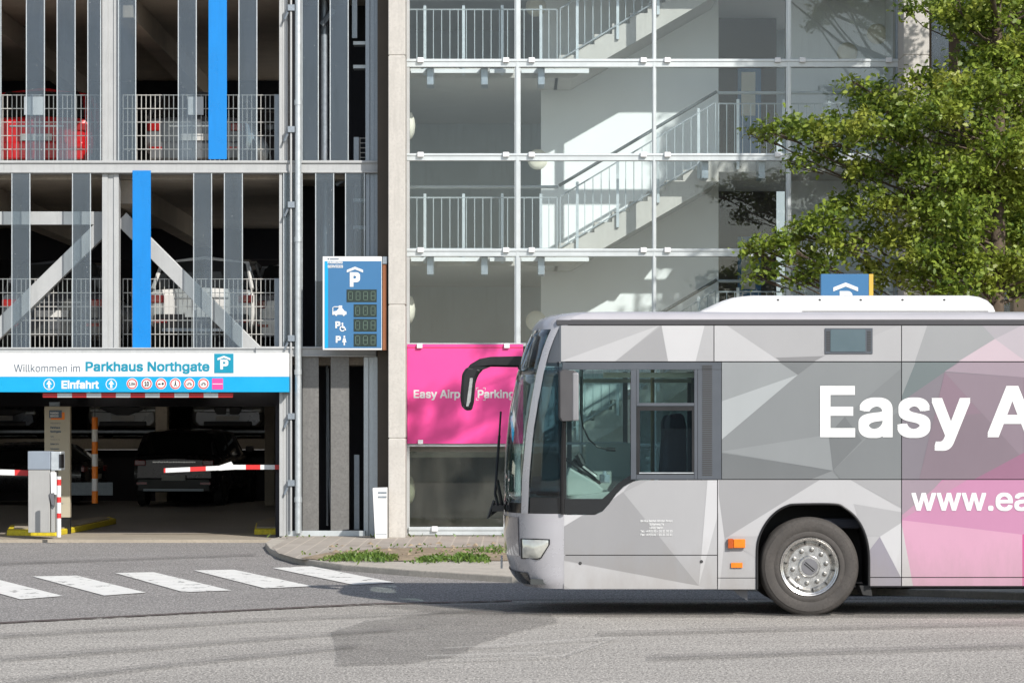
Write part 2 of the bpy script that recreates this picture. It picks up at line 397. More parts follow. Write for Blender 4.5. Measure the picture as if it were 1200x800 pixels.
def paving():
    m, t, out = nt('clay_pavers'); b = N(t, 'ShaderNodeBsdfPrincipled'); b.inputs['Roughness'].default_value = .9
    tc = N(t, 'ShaderNodeTexCoord'); mp = N(t, 'ShaderNodeMapping'); L(t, tc, 'Object', mp, 'Vector'); mp.inputs['Rotation'].default_value = (0, 0, R(90))
    br = N(t, 'ShaderNodeTexBrick'); L(t, mp, 'Vector', br, 'Vector'); br.inputs['Scale'].default_value = 1
    br.inputs['Brick Width'].default_value = .9; br.inputs['Row Height'].default_value = .22; br.inputs['Mortar Size'].default_value = .012
    br.inputs['Color1'].default_value = (.36, .325, .28, 1); br.inputs['Color2'].default_value = (.42, .38, .33, 1); br.inputs['Mortar'].default_value = (.50, .45, .38, 1)
    n = noise(t, 5, 4, .6); t.links.new(mixcol(t, br.outputs[0], (.55, .5, .45), ramp(t, n.outputs[0], .4, .8, 0, .45), 'MULTIPLY'), b.inputs['Base Color'])
    L(t, b, 0, out, 0); return m
M['paving'] = paving()
def worn(name, col, lo=.56, hi=.62, sc=9):
    m, t, out = nt(name); b = N(t, 'ShaderNodeBsdfPrincipled'); b.inputs['Roughness'].default_value = .7
    n1 = noise(t, 3, 3, .6); t.links.new(mixcol(t, tuple(v*.88 for v in col), col, ramp(t, n1.outputs[0], .3, .7)), b.inputs['Base Color'])
    n = noise(t, sc, 8, .7, (1, .6, 1)); tr = N(t, 'ShaderNodeBsdfTransparent'); mx = N(t, 'ShaderNodeMixShader')
    t.links.new(ramp(t, n.outputs[0], lo, hi), mx.inputs[0]); L(t, b, 0, mx, 1); L(t, tr, 0, mx, 2); L(t, mx, 0, out, 0); return m
M['zebra'] = worn('road_paint_white', (.80, .79, .75), .57, .66, 5)
M['faint'] = worn('road_paint_faint', (.62, .60, .55), .40, .62, 16)
M['tar'] = worn('tar_seam', (.10, .075, .065), .5, .62, 8)

def gp(pts, z=0.): return [G(a, b, z) for a, b in pts]
g = MB(); g.add([(-400, -80, 0), (400, -80, 0), (400, 600, 0), (-400, 600, 0)], [(0, 1, 2, 3)]); tag(g.build('road', 'asphalt_near'), kind='structure')
g = MB(); g.sheet(gp([(-900, 742), (0, 729), (230, 717), (430, 707), (600, 703)])+[(20, 33.5), (20, 46), (-.5, 47.7), (-40, 47.7)], .004)
tag(g.build('driveway', 'asphalt_far'), kind='structure')
g = MB(); g.sheet(gp([(-900, 744), (0, 731), (230, 719), (430, 709), (600, 705), (600, 703.6), (430, 707.2), (230, 717.3), (0, 729.2), (-900, 742)]), .008)
tag(g.build('road_tar_seam', 'tar'), kind='structure')
def soft(name, base, alpha):
    m, t, out = nt(name); b = N(t, 'ShaderNodeBsdfPrincipled'); b.inputs['Roughness'].default_value = .9
    n1 = noise(t, 25, 3, .7, (1, .5, 1)); t.links.new(mixcol(t, tuple(v*.6 for v in base), base, ramp(t, n1.outputs[0], .35, .6)), b.inputs['Base Color'])
    n = noise(t, 3, 6, .7, (1, .6, 1)); tr = N(t, 'ShaderNodeBsdfTransparent'); mx = N(t, 'ShaderNodeMixShader')
    t.links.new(ramp(t, n.outputs[0], .3, .7, alpha*.6, alpha*1.2), mx.inputs[0]); L(t, tr, 0, mx, 1); L(t, b, 0, mx, 2); L(t, mx, 0, out, 0); return m
M['patch'] = soft('asphalt_repair', (.21, .197, .182), .30); M['faint'] = soft('dusty_line', (.70, .68, .62), .24); M['streak_soft'] = soft('dark_streak', (.16, .15, .14), .30)
def ragged(pts, amp):
    out = []
    for k in range(len(pts)):
        p, q = pts[k], pts[(k+1) % len(pts)]; n = max(2, int(math.hypot(q[0]-p[0], q[1]-p[1])/5))
        for i in range(n): out.append((p[0]+(q[0]-p[0])*i/n+random.gauss(0, amp), p[1]+(q[1]-p[1])*i/n+random.gauss(0, amp*.35)))
    return out
for i, pts in enumerate([[(388, 741), (430, 728), (520, 717), (640, 712), (655, 730), (600, 742), (560, 756), (530, 771), (470, 779), (396, 781)],
                         [(430, 709), (700, 707), (1300, 716), (1300, 725), (700, 723), (520, 719)]]):
    g = MB(); g.sheet(gp(ragged(pts, 1.0)), .014+.004*i); tag(g.build('road_patch', 'patch'), kind='structure')
for pts in ([(500, 771), (640, 767), (640, 769), (500, 773)], [(505, 776), (655, 771), (655, 772.5), (505, 777.5)], [(655, 772), (720, 750), (724, 750), (661, 772)], [(600, 757), (722, 749), (722, 750.5), (600, 758.5)], [(520, 762), (600, 757.5), (600, 759), (520, 763.5)]):
    g = MB(); g.sheet(gp(pts), .030); tag(g.build('road_line', 'faint'), kind='structure')
for pts in ([(0, 745), (300, 727), (560, 716), (560, 718), (300, 730), (0, 749)], [(0, 772), (260, 752), (500, 735), (500, 737.5), (260, 756), (0, 777)], [(0, 800), (200, 778), (420, 757), (420, 760), (200, 783), (60, 800)], [(700, 742), (1300, 728), (1300, 731), (700, 746)], [(760, 770), (1300, 752), (1300, 757), (760, 775)], [(0, 660), (300, 650), (300, 652), (0, 663)]):
    g = MB(); g.sheet(gp(ragged(pts, .3)), .026); tag(g.build('road_dark_streak', 'streak_soft'), kind='structure')  # soft, ragged dark streaks drawn along the asphalt
for pts in ([(-62, 679), (-9, 678), (74, 699), (24, 703)], [(38, 676), (90, 675), (171, 695), (122, 698.5)], [(135, 672), (180, 671), (271, 692.5), (215, 694.5)],
            [(227.5, 669), (274, 668), (366, 687.5), (310, 690)], [(319, 666), (365, 664), (462, 683), (415, 686)]):
    g = MB(); g.sheet(gp(pts), .012); tag(g.build('zebra_stripe', 'zebra'), kind='structure')
g = MB(); g.poly_xy([(-40, 47.66), (-3.60, 47.66), (-3.60, 50.4), (-40, 50.4)], -.05, .05); tag(g.build("driveway_apron", "drive"), kind="structure")
g = MB(); g.poly_xy([(-40, 50.4), (-3.60, 50.4), (-3.60, 90), (-40, 90)], -.05, .046); tag(g.build("garage_ground", "gfloor"), kind="structure")
# pavement with kerb
KZ = .085
kerb = gp([(328, 635), (318, 637), (311, 642), (316, 649), (330, 655.5), (352, 661.5), (400, 668.5), (480, 675), (600, 683), (900, 693), (1200, 703)])+[(6.5, 32.75), (40, 32.75)]
g = MB(); g.poly_xy(kerb+[(40, 75), (-3.60, 75), (-3.60, 47.6)], -.05, KZ); tag(g.build('pavement', 'kerbstone', bevel=.015), kind='structure')

g = MB(); g.sheet(gp([(337, 631), (319, 641), (326, 648), (350, 655), (372, 655.5), (386, 647), (460, 642), (600, 640)], KZ)+[(5, 45.2), (20, 45.2), (20, 48.1), (-3.55, 48.1)], KZ+.005)
tag(g.build('paving', 'paving'), kind='structure')
g = MB(); g.sheet(gp([(352, 654), (383, 648), (455, 643), (600, 641)], KZ)+[(20, 44.8), (20, 40.6)]+gp([(600, 657), (470, 657.5), (380, 657)], KZ), KZ+.010)
tag(g.build('soil_strip', 'soil'), kind='structure')
g = MB(); g.sheet([(2.9, 33.35), (20, 33.1), (20, 40.5), (4.2, 40.5), (3.1, 36)], KZ+.015); tag(g.build('tree_pit_soil', 'soil_dark'), kind='structure')
# ================================================================== parking garage
def GX(px, d=0.): return X(px, DF+d)
def GZ(py, d=0.): return Z(py, DF+d)
TOP = GZ(-34)
gar = thing('parking_garage', (-8, DF, 0), 'open multi-storey car park with glass slats and mesh railings left of the stair tower', 'car park')
L2, L1 = GZ(190), GZ(409)
XL, XR = -34.0, GX(443)
# slabs, ceilings and walls
for zt in (L1, L2, GZ(-30)):
    MB().box(XL, XR, DF+.42, DF+18, zt-.24, zt).build('floor_slab', 'slab', gar)
for zt in (L1, L2, GZ(-30)):
    for x in (-6.15, -8.55, -11.3, -14.2, -17.2):
        MB().box(x-.15, x+.15, DF+.45, DF+17.9, zt-.62, zt-.245).build('ceiling_beam', 'slab', gar)
    MB().box(XL, XR, DF+13, DF+13.3, zt-.85, zt-.25).build('cross_beam', 'dark_wall', gar)
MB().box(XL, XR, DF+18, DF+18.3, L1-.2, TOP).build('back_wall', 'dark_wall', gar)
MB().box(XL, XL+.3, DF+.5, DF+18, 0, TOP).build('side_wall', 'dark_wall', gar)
MB().box(XL, XR, DF+.1, DF+18.3, TOP+.02, TOP+.25).build('unseen_roof_slab', 'slab', gar)  # out of view, added to keep toplight out of the decks
# fluorescent battens seen as pale bars under the ceilings
for zt, pys in ((GZ(-30), 76), (L2, 258)):
    D = DF+12.5
    for a, b in ((-60, 8), (50, 108), (160, 182), (215, 236), (262, 327)) if pys == 76 else ((212, 300), (-30, 60)):
        MB().box(X(a, D), X(b, D), D, D+.08, Z(pys+2, D), Z(pys-2, D)).build('ceiling_light', 'offwhite', gar, bevel=.01)
# steel frame
def beam(x0, x1, y0, y1, d0=.0, d1=.34, mat='steel', nm='facade_beam'):
    m = MB(); za, zb = GZ(y1), GZ(y0)
    m.box(x0, x1, DF+d0, DF+d1, za, zb)
    h = zb-za; m.box(x0+.002, x1-.002, DF+d0-.03, DF+d0, zb-h*.22, zb-.004); m.box(x0+.002, x1-.002, DF+d0-.02, DF+d0, za+.004, za+h*.18)
    return m.build(nm, mat, gar, bevel=.006)
beam(XL, XR+.0, 188, 203); beam(XL, GX(301), 407, 415, d0=-.02); beam(GX(300), XR-.02, 406, 418, d0=-.06); beam(XL, XR, -40, -26)
def col(a, b, y0, y1, d0=.06, d1=.30, mat='steel', nm='steel_column'):
    m = MB(); x0, x1 = GX(a), GX(b); za, zb = GZ(y1), GZ(y0); w = x1-x0
    m.box(x0, x1, DF+d1-.02, DF+d1, za, zb)
    m.box(x0, x0+w*.34, DF+d0, DF+d1-.02, za, zb); m.box(x1-w*.30, x1, DF+d0, DF+d1-.02, za, zb); m.box(x0+w*.34, x1-w*.30, DF+d0+.025, DF+d1-.02, za, zb)
    return m.build(nm, mat, gar, bevel=.004)
for (y0, y1) in ((-26, 188), (203, 407)):
    col(119, 138.5, y0, y1); col(327, 337, y0, y1, d0=.02); col(428, 443, y0, y1, mat='galv', nm='edge_column')
    for k in range(1, 5): col(119-208*k, 138.5-208*k, y0, y1)
col(327.5, 340, 418, 628, d0=-.04, nm='gate_column'); col(426, 443, 418, 628, mat='galv_light', nm='edge_column')
# truss in the first upper storey
def strut(p, q, wpx, nm='brace', d=.33):
    ax, az, bx, bz = GX(p[0]), GZ(p[1]), GX(q[0]), GZ(q[1]); dx, dz = bx-ax, bz-az; l = math.hypot(dx, dz); nx, nz = -dz/l*wpx/2*DF/F, dx/l*wpx/2*DF/F
    m = MB(); m.poly_xz([(ax+nx, az+nz), (bx+nx, bz+nz), (bx-nx, bz-nz), (ax-nx, az-nz)], DF+d, DF+d+.16)
    return m.build(nm, 'steel', gar, bevel=.006)
strut((119.5, 262), (-30, 408), 19); strut((138.5, 254), (300, 415), 18); strut((-80, 254), (119, 254), 15.5, 'tie_beam', .331)
# railings of welded mesh
def meshrail(a, b, ytop, ybot, post=True):
    x0, x1, z0, z1 = GX(a), GX(b), GZ(ybot), GZ(ytop); m = MB(); d = DF+.50
    n = int(round((x1-x0)/.0735))
    for i in range(n+1):
        x = x0+(x1-x0)*i/n; m.box(x-.006, x+.006, d, d+.008, z0, z1)
    for k in range(6):
        z = z1-(z1-z0-.02)*k/5-.01
        for o in ((-.009, -.017) if k in (1, 4) else (-.009,)): m.box(x0, x1, d+o, d+o+.008, z-.006, z+.006)
    r = m.build('mesh_railing', 'wire', gar)
    if post:
        m = MB(); m.box(x1, x1+.10, d-.02, d+.05, z0-.03, z1)
        for t in (.12, .45, .85): m.lathe([(.0, -.0225), (.018, -.0225), (.018, -.018)], (x1+.05, d, z0+(z1-z0)*t), n=10)
        m.build('railing_post', 'galv', gar)
for (a, b, p) in ((-300, -92, False), (-90, 117, False), (139.5, 319, True)):
    meshrail(a, b, 107, 188.5, p); meshrail(a, b, 324.5, 407.5, p)
meshrail(420, 427, 158, 188, False)
# translucent slats
def slat(a, b, y0, y1, mat='slat', nm='glass_slat', d=.0):
    m = MB(); m.box(GX(a), GX(b), DF+d, DF+d+.012, GZ(y1), GZ(y0))
    if mat == 'slat':
        o = m.build(nm, mat, gar)
        e = MB()
        for x in (GX(a), GX(b)): e.box(x-.007, x+.007, DF+d-.006, DF+d+.022, GZ(y1), GZ(y0))
        e.build('edge_profile', 'galv_light', o); return o
    return m.build(nm, mat, gar, bevel=.003)
for a, b in ((31, 52), (67, 88), (103, 118), (139, 159), (209, 230), (280, 301), (354, 373), (387, 408)): slat(a, b, -26, 188)
for a, b in ((14, 35), (85, 106), (227, 248), (263, 284), (332.5, 354), (370, 391), (405, 427)): slat(a, b, 203, 407)
slat(244.5, 266, -26, 187, 'blue', 'blue_slat', -.03); slat(155.5, 177, 200, 408, 'blue', 'blue_slat', -.03)
for a, b in ((-20, 1), (-62, -40), (-125, -104), (-160, -139), (-230, -209)): slat(a, b, -26, 188)
for a, b in ((-45, -24), (-100, -79), (-150, -129), (-215, -194)): slat(a, b, 203, 407)
for a, b in ((354.5, 373.5), (387.5, 409)): slat(a, b, 418, 622, 'slat_low', 'sheet_slat')
col(348, 354, 418, 622, d0=.05, mat='galv_light', nm='slat_rail')
m = MB().box(GX(338), GX(428), DF-.05, DF+.12, GZ(628), GZ(621.5)); m.build('bottom_rail', 'alu', gar, bevel=.004)
# service shaft behind the narrow slats
m = MB().box(GX(344), GX(443), DF+1.9, DF+2.0, 0, TOP); m.build('shaft_wall', 'dark_wall', gar)
m = MB().box(GX(340), GX(344), DF+.5, DF+2.0, 0, TOP); m.build('shaft_side_wall', 'dark_wall', gar)
for a, b, y0, y1 in ((411, 425, -26, 41), (413, 419, 158, 188), (413.5, 420, 533, 621)):
    m = MB(); m.box(GX(a), GX(a+6), DF+.4, DF+.46, GZ(y1), GZ(y0))
    for k in range(5): m.lathe([(0, -.004), (.02, -.004), (.02, 0)], (GX(a+3), DF+.4, GZ(y0)+(GZ(y1)-GZ(y0))*(k+.5)/5), n=8)
    m.build('perforated_upright', 'galv', gar)
for pts, r in (([(375.5, -26), (375.5, 188)], .07), ([(377, 203), (376, 404)], .055), ([(380, 430), (381, 560), (384, 618)], .018), ([(378.5, 425), (379, 618)], .02), ([(413, 203), (413, 300)], .03)):
    MB().tube([(GX(a), DF+1.0, GZ(b)) for a, b in pts], r, 10).build('riser_pipe', 'galv', gar, smooth=40)
for y in (44, 72, 230, 262):
    MB().box(GX(412), GX(428), DF+.5, DF+.8, GZ(y+4), GZ(y)).build('bracket_arm', 'galv_light', gar)
MB().tube([(GX(373), DF+.8, GZ(22)), (GX(388), DF+.8, GZ(4))], .05, 8).build('bracket_arm', 'galv', gar)
MB().tube([(GX(390), DF+.8, GZ(212)), (GX(404), DF+.8, GZ(203))], .04, 8).build('bracket_arm', 'galv', gar)
# drain pipe with brackets and a slim conduit
pp = MB().tube([(GX(350), DF-.10, GZ(624)), (GX(350), DF-.10, GZ(-26))], .052, 16).build('drain_pipe', 'galv_light', gar, smooth=40)
for y in (121, 281, 436, 585): MB().tube([(GX(350), DF-.10, GZ(y+3)), (GX(350), DF-.10, GZ(y-3))], .062, 16).build('pipe_sleeve', 'galv_light', pp, smooth=40)
MB().tube([(GX(341.5), DF-.10, GZ(622)), (GX(341.5), DF-.10, GZ(-26))], .018, 8).build('conduit', 'steel', gar, smooth=40)
for y in (10, 152, 240, 396, 487, 565):
    m = MB(); m.box(GX(338), GX(346), DF-.14, DF-.02, GZ(y+4), GZ(y-3)); m.tube([(GX(334), DF-.09, GZ(y+14)), (GX(338), DF-.09, GZ(y+5))], .02, 6); m.tube([(GX(341), DF-.09, GZ(y)), (GX(353), DF-.09, GZ(y))], .012, 6)
    m.build('pipe_bracket', 'galv', gar)
# ground floor interior
GD = 70.0
MB().box(XL, GX(344), GD, GD+18, 1.22, 1.46).build('half_level_slab', 'slab', gar)
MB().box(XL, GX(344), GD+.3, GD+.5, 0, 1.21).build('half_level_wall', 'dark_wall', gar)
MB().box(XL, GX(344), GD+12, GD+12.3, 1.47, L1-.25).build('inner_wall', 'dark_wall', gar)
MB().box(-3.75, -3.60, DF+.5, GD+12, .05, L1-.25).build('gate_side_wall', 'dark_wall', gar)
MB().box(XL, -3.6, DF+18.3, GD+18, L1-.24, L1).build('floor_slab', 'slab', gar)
for a, b, D in ((182, 196, 69.3), (310, 322, 66.0), (-20, -6, 69.3)):
    MB().box(X(a, D), X(b, D), D, D+.4, .05, L1-.25).build('concrete_column', 'slab', gar, bevel=.02)
for D, py, x0, x1 in ((69.9, 504, -200, 330), (69.6, 472, -200, 40)):
    MB().box(X(x0, D), X(x1, D), D-.06, D, Z(py+3, D), Z(py, D)).build('guard_rail', 'galv', gar)
MB().box(X(35, 66), X(132, 66), 66, 66.03, Z(580, 66), Z(565, 66)).build('guard_rail', 'galv', gar)
for D in (54., 61., 67.5):
    for x in (-11.5, -8.2, -5.4): MB().box(x-.7, x+.7, D, D+.09, L1-.32, L1-.25).build('ceiling_light', 'lit', gar)
# height warning bar
t = thing('height_bar', (GX(163), DF-.15, GZ(463)), 'red and white striped height limit bar hanging under the car park entrance sign', 'height bar')
x = GX(52); k = 0
wpx = (274-52)/13
m = MB()
for k in range(13):
    m.mat(0 if k % 2 == 0 else 1).box(GX(52+k*wpx), GX(52+(k+1)*wpx), DF-.17, DF-.09, GZ(465.5), GZ(460.5))
m.build('bar', ['redpaint', 'white'], t)
m = MB()
for px in (80, 246): m.tube([(GX(px), DF-.13, GZ(460.5)), (GX(px), DF-.13, GZ(452))], .012, 6)
m.build('hanger', 'galv', t)
# entrance sign
t = thing('entrance_sign', (GX(170), DF-.3, GZ(437)), 'long white and blue entrance sign reading Parkhaus Northgate above the car park entry', 'sign')
sx0, sx1, yS = -9.9, GX(340), DF-.26
MB().box(sx0, sx1, yS, yS+.22, GZ(441.5), GZ(414)).build('white_panel', 'white', t, bevel=.005)
MB().box(sx0, sx1, yS-.003, yS+.217, GZ(459.5), GZ(441.6)).build('blue_panel', 'cyan', t, bevel=.004)
text_mesh('Willkommen im', GX(19.5), GX(96.5), GZ(435.8), GZ(427.2), yS-.004, 'ink', t, .0)
text_mesh('Parkhaus Northgate', GX(103), GX(247.5), GZ(435.2), GZ(424), yS-.004, 'teal', t, .024)
text_mesh('Einfahrt', GX(75), GX(118.5), GZ(455.5), GZ(446), yS-.007, 'white', t, .03)
MB().box(GX(253), GX(275.5), yS-.006, yS, GZ(437.2), GZ(414.6)).build('parking_symbol', 'teal', t)
text_mesh('P', GX(260), GX(269.5), GZ(433), GZ(421.5), yS-.009, 'white', t, .04)
m = MB(); house_P(m, GX(264.3), GZ(417), GX(272)-GX(257), yS-.011); m.build('symbol_roof', 'white', t)
for px in (60.5, 133):
    m = MB(); r = .088; ring_xz(m, GX(px), GZ(450.3), r*.86, r, yS-.007)
    cx, cz = GX(px), GZ(450.3); m.poly_xz([(cx-.017, cz-.06), (cx+.017, cz-.06), (cx+.017, cz+.0), (cx+.045, cz-.005), (cx, cz+.066), (cx-.045, cz-.005), (cx-.017, cz+.0)], yS-.009, yS-.005)
    m.build('arrow_symbol', 'white', t)
for i, px in enumerate((157.3, 174.3, 191, 207.7, 224, 240.5)):
    cx, cz = GX(px), GZ(449.7); m = MB(); m.mat(0); disc_xz(m, cx, cz, .088, yS-.008); m.mat(1); ring_xz(m, cx, cz, .062, .078, yS-.012)
    m.mat(2)
    y = yS-.013
    if i == 2:
        car_icon(m, cx-.05, cx-.004, cz-.018, y); disc_xz(m, cx+.028, cz, .018, y, 12)
    elif i == 3:
        disc_xz(m, cx, cz+.038, .009, y, 10); m.poly_xz([(cx-.006, cz+.026), (cx+.010, cz+.026), (cx+.010, cz-.005), (cx+.022, cz-.04), (cx+.012, cz-.04), (cx, cz-.012), (cx-.015, cz-.04), (cx-.025, cz-.04), (cx-.008, cz-.004)], y, y+.004)
    elif i in (4, 5):
        for s in (-1, 1): ring_xz(m, cx+s*.025, cz-.01, .011, .017, y, 14)
        m.poly_xz([(cx-.025, cz-.01), (cx-.012, cz+.018), (cx+.018, cz+.018), (cx+.025, cz-.008), (cx+.012, cz+.008), (cx-.008, cz+.008)], y, y+.004)
    s_ = m.build('prohibition_symbol', ['white', 'redpaint', 'black'], t)
    if i == 0: text_mesh('2,0m', cx-.05, cx+.05, cz-.022, cz+.022, y, 'black', s_, .02)
    if i == 1: text_mesh('10', cx-.033, cx+.035, cz-.035, cz+.035, y, 'black', s_, .03)
MB().box(GX(250.5), GX(263.2), yS-.008, yS-.002, GZ(456.2), GZ(443.6)).build('pink_symbol', 'pink', t)
MB().box(GX(251), GX(262.7), yS-.010, yS-.007, GZ(450.3), GZ(449.5)).build('symbol_line', 'white', t)

# display board
t = thing('display_board', (GX(415), DF-.7, GZ(355)), 'blue parking services display board with four rows of dark digits beside the concrete pillar', 'sign')
yB = DF-.72; DB = yB
def BX(px): return X(px, DB)
def BZ(py): return Z(py, DB)
MB().box(BX(378), BX(447.5), yB, yB+.30, BZ(410), BZ(300.5)).build('housing', 'white', t, bevel=.008)
MB().box(BX(380.5), BX(447), yB-.004, yB, BZ(407.8), BZ(306)).build('front_panel', 'board_blue', t)
MB().box(BX(380.5), BX(384.5), yB-.007, yB-.003, BZ(407.8), BZ(306)).build('light_stripe', 'cyan', t)
MB().box(BX(448.2), BX(453), yB+.05, yB+.28, BZ(410), BZ(309.5)).build('side_panel', 'brown', t)
MB().box(BX(448.2), BX(453.6), yB+.03, yB+.3, BZ(309), BZ(300.5)).build('side_cap', 'galv', t)
MB().box(BX(390), BX(446), yB+.30, DF-.07, BZ(380), BZ(370)).build('mounting_arm', 'galv', t)
text_mesh('PARKING', BX(384), BX(401.5), BZ(309), BZ(306.2), yB-.008, 'white', t, .03)
text_mesh('SERVICES', BX(384), BX(402), BZ(313.8), BZ(310.6), yB-.008, 'white', t, .03)
MB().box(BX(384), BX(385.5), yB-.004, yB, BZ(304.3), BZ(302.4)).build('small_mark', 'ink', t); MB().box(BX(386.5), BX(397), yB-.004, yB, BZ(304.2), BZ(303)).build('small_mark', 'ink', t)
text_mesh('P', BX(410), BX(422), BZ(336), BZ(319), yB-.008, 'white', t, .045)
m = MB(); house_P(m, BX(416), BZ(312.5), BX(425.5)-BX(406.5), yB-.010); m.build('symbol_roof', 'white', t)
m = MB(); m.tube([(BX(390), yB-.01, BZ(369)), (BX(390), yB-.01, BZ(360.5)), (BX(392), yB-.01, BZ(359.5)), (BX(397), yB-.01, BZ(359.5))], .008, 6); m.box(BX(397), BX(401), yB-.012, yB-.004, BZ(361.5), BZ(358)); m.build('plug_symbol', 'white', t)
m = MB(); car_icon(m, BX(390), BX(406), BZ(370.5), yB-.010); m.build('car_symbol', 'white', t)
text_mesh('P', BX(393), BX(399), BZ(384.5), BZ(376.5), yB-.008, 'white', t, .04)
m = MB(); disc_xz(m, BX(401.3), BZ(379), .014, yB-.010, 12); ring_xz(m, BX(401.3), BZ(385), .028, .044, yB-.010, 18); m.tube([(BX(401.3), yB-.01, BZ(380)), (BX(401.3), yB-.01, BZ(384)), (BX(404), yB-.01, BZ(384.5)), (BX(405), yB-.01, BZ(387))], .012, 6); m.build('wheelchair_symbol', 'white', t)
text_mesh('P', BX(393.5), BX(399.5), BZ(401.5), BZ(393.5), yB-.008, 'white', t, .04)
m = MB(); disc_xz(m, BX(403.5), BZ(394.3), .015, yB-.010, 12); m.poly_xz([(BX(402.3), BZ(396)), (BX(404.7), BZ(396)), (BX(406), BZ(401)), (BX(404.3), BZ(401)), (BX(404.3), BZ(404.5)), (BX(402.7), BZ(404.5)), (BX(402.7), BZ(401)), (BX(401), BZ(401))], yB-.010, yB-.006); m.build('person_symbol', 'white', t)
for (a, b, y0, y1, s_) in ((406.2, 441.5, 339.2, 354, '1122'), (414.5, 441.5, 356.5, 371.5, '000'), (414.5, 441.5, 373.5, 388.5, '022'), (414.5, 441.5, 391, 406, '082')):
    d = MB().box(BX(a), BX(b), yB-.009, yB-.003, BZ(y1), BZ(y0)).build('digit_window', 'led', t)
    n = len(s_)
    for i, ch in enumerate(s_):
        x0 = BX(a)+(BX(b)-BX(a))*(i+.22)/n; x1 = BX(a)+(BX(b)-BX(a))*(i+.82)/n; z0, z1 = BZ(y1-2.2), BZ(y0+2.2); zm = (z0+z1)/2; m = MB(); th = .009; yy = yB-.012
        full = i > 0 or n < 4
        for seg in ((x0, x1, z1-th, z1), (x0, x1, z0, z0+th), (x0, x0+th, z0, z1), (x1-th, x1, z0, z1)): m.box(seg[0], seg[1], yy, yy+.002, seg[2], seg[3])
        if ch in '28': m.box(x0+th*1.5, x1-th*1.5, yy, yy+.002, zm-th/2, zm+th/2)
        else: m.box((x0+x1)/2-th, (x0+x1)/2+th, yy, yy+.002, zm-th/2, zm+th/2)
        m.build('digit', 'ledseg', d)

# ================================================================== stair tower
tw = thing('stair_tower', (2.2, DF, 0), 'glazed stair tower with concrete pillars, white walls and railed landings', 'stair tower')
DP = 47.45
def pillar(a, b, ymax=12.3):
    m = MB(); x0, x1 = X(a, DP), X(b, DP); js = [KZ, Z(513.5, DP), Z(357, DP), Z(65, DP), ymax]
    for i in range(4): m.box(x0, x1, DP, DF+.6, js[i]+(.006 if i else 0), js[i+1]-.006)
    m.box(x0+.012, x1-.012, DP+.012, DF+.59, KZ, ymax-.01)
    return m.build('concrete_pillar', 'concrete', tw, bevel=.012)
pillar(455, 475); pillar(1059, 1089)
MB().box(X(443.5, DF), X(456, DF), DF-.35, DF+.6, KZ, 12).build('recess_wall', surf('recess_brown', (.085, .07, .055), .9), tw)
MB().box(X(1055.5, DF), X(1060, DF), DF-.1, DF+.3, KZ, 12).build('recess_wall', 'bus_frame', tw)
TX0, TX1 = GX(479), GX(1053)
ZT = 12.2
# glazing grid
rows = [(-34, 69.5), (79, 180), (188.5, 291.5), (300.5, 402.5), (405, 519), (530, 617)]
colsx = [(480, 603), (610, 764), (769, 921), (927, 1051)]
for j, (y0, y1) in enumerate(rows):
    for i, (a, b) in enumerate(colsx):
        if j == 4: a, b, = a, b
        pm = MB().box(GX(a)-.01, GX(b)+.01, DF+.045, DF+.057, GZ(y1)-.01, GZ(y0)+.01); ta, tb = random.gauss(0, .0022), random.gauss(0, .0025)
        pm.v = [(x, y+ta*(x-GX((a+b)/2))+tb*(z-GZ((y0+y1)/2)), z) for x, y, z in pm.v]
        pm.build('glass_pane', 'low_glass' if j >= 5 and i == 0 else 'tower_glass', tw)
for k, (y0, y1) in enumerate(((69.5, 79), (180, 188.5), (291.5, 300.5), (402, 405.5), (519.5, 523), (-43, -34))):
    m = MB(); m.box(TX0-.04, TX1+.02, DF-.04, DF+.12, GZ(y1), GZ(y0)); m.box(TX0-.04, TX1+.02, DF-.055, DF-.04, GZ(y0+(y1-y0)*.35), GZ(y0+.5)); m.build('transom', 'alu', tw, bevel=.004)
    if k in (3, 4): continue
    for i, (a, b) in enumerate(colsx):
        for px in (a+13, b-10):
            MB().box(GX(px-3.6), GX(px+3.6), DF-.10, DF-.05, GZ(y0+4.5), GZ(y0-1.2)).build('glass_clamp', 'clip', tw, bevel=.006)
for px in (492, 594): MB().box(GX(px-3.2), GX(px+3.2), DF-.14, DF-.09, GZ(408), GZ(402.5)).build('glass_clamp', 'clip', tw, bevel=.006)
MB().box(GX(490), GX(496), DF-.14, DF-.09, GZ(520), GZ(515)).build('glass_clamp', 'clip', tw, bevel=.006)
for a, b in ((603, 610), (764, 769), (921, 927)):
    m = MB(); m.box(GX(a), GX(b), DF-.02, DF+.02, KZ+.1, GZ(-34)); w_ = (b-a)*.25; m.box(GX(a+w_), GX(b-w_), DF-.045, DF-.02, KZ+.1, GZ(-34)); m.box(GX(a+w_), GX(b-w_), DF+.06, DF+.16, KZ+.1, GZ(-34)); m.build('mullion', 'alu', tw, bevel=.003)
MB().box(GX(475), GX(480), DF-.03, DF+.14, KZ+.02, GZ(-34)).build('edge_frame', 'steel', tw, bevel=.003)
MB().box(GX(1050), GX(1056), DF-.03, DF+.14, KZ+.02, GZ(-34)).build('edge_frame', 'galv', tw, bevel=.003)
m = MB(); m.box(GX(479), GX(1050), DF-.06, DF+.12, GZ(626.5), GZ(617)); m.box(GX(479), GX(1050), DF-.075, DF-.06, GZ(621), GZ(617.5)); m.build('sill_frame', 'alu', tw, bevel=.004)
MB().box(GX(506), GX(513), DF-.12, DF-.07, GZ(622), GZ(616)).build('glass_clamp', 'clip', tw, bevel=.006)
MB().box(GX(475), GX(1056), DF-.03, DF+.3, KZ-.02, GZ(626.6)).build('plinth', 'concrete', tw)
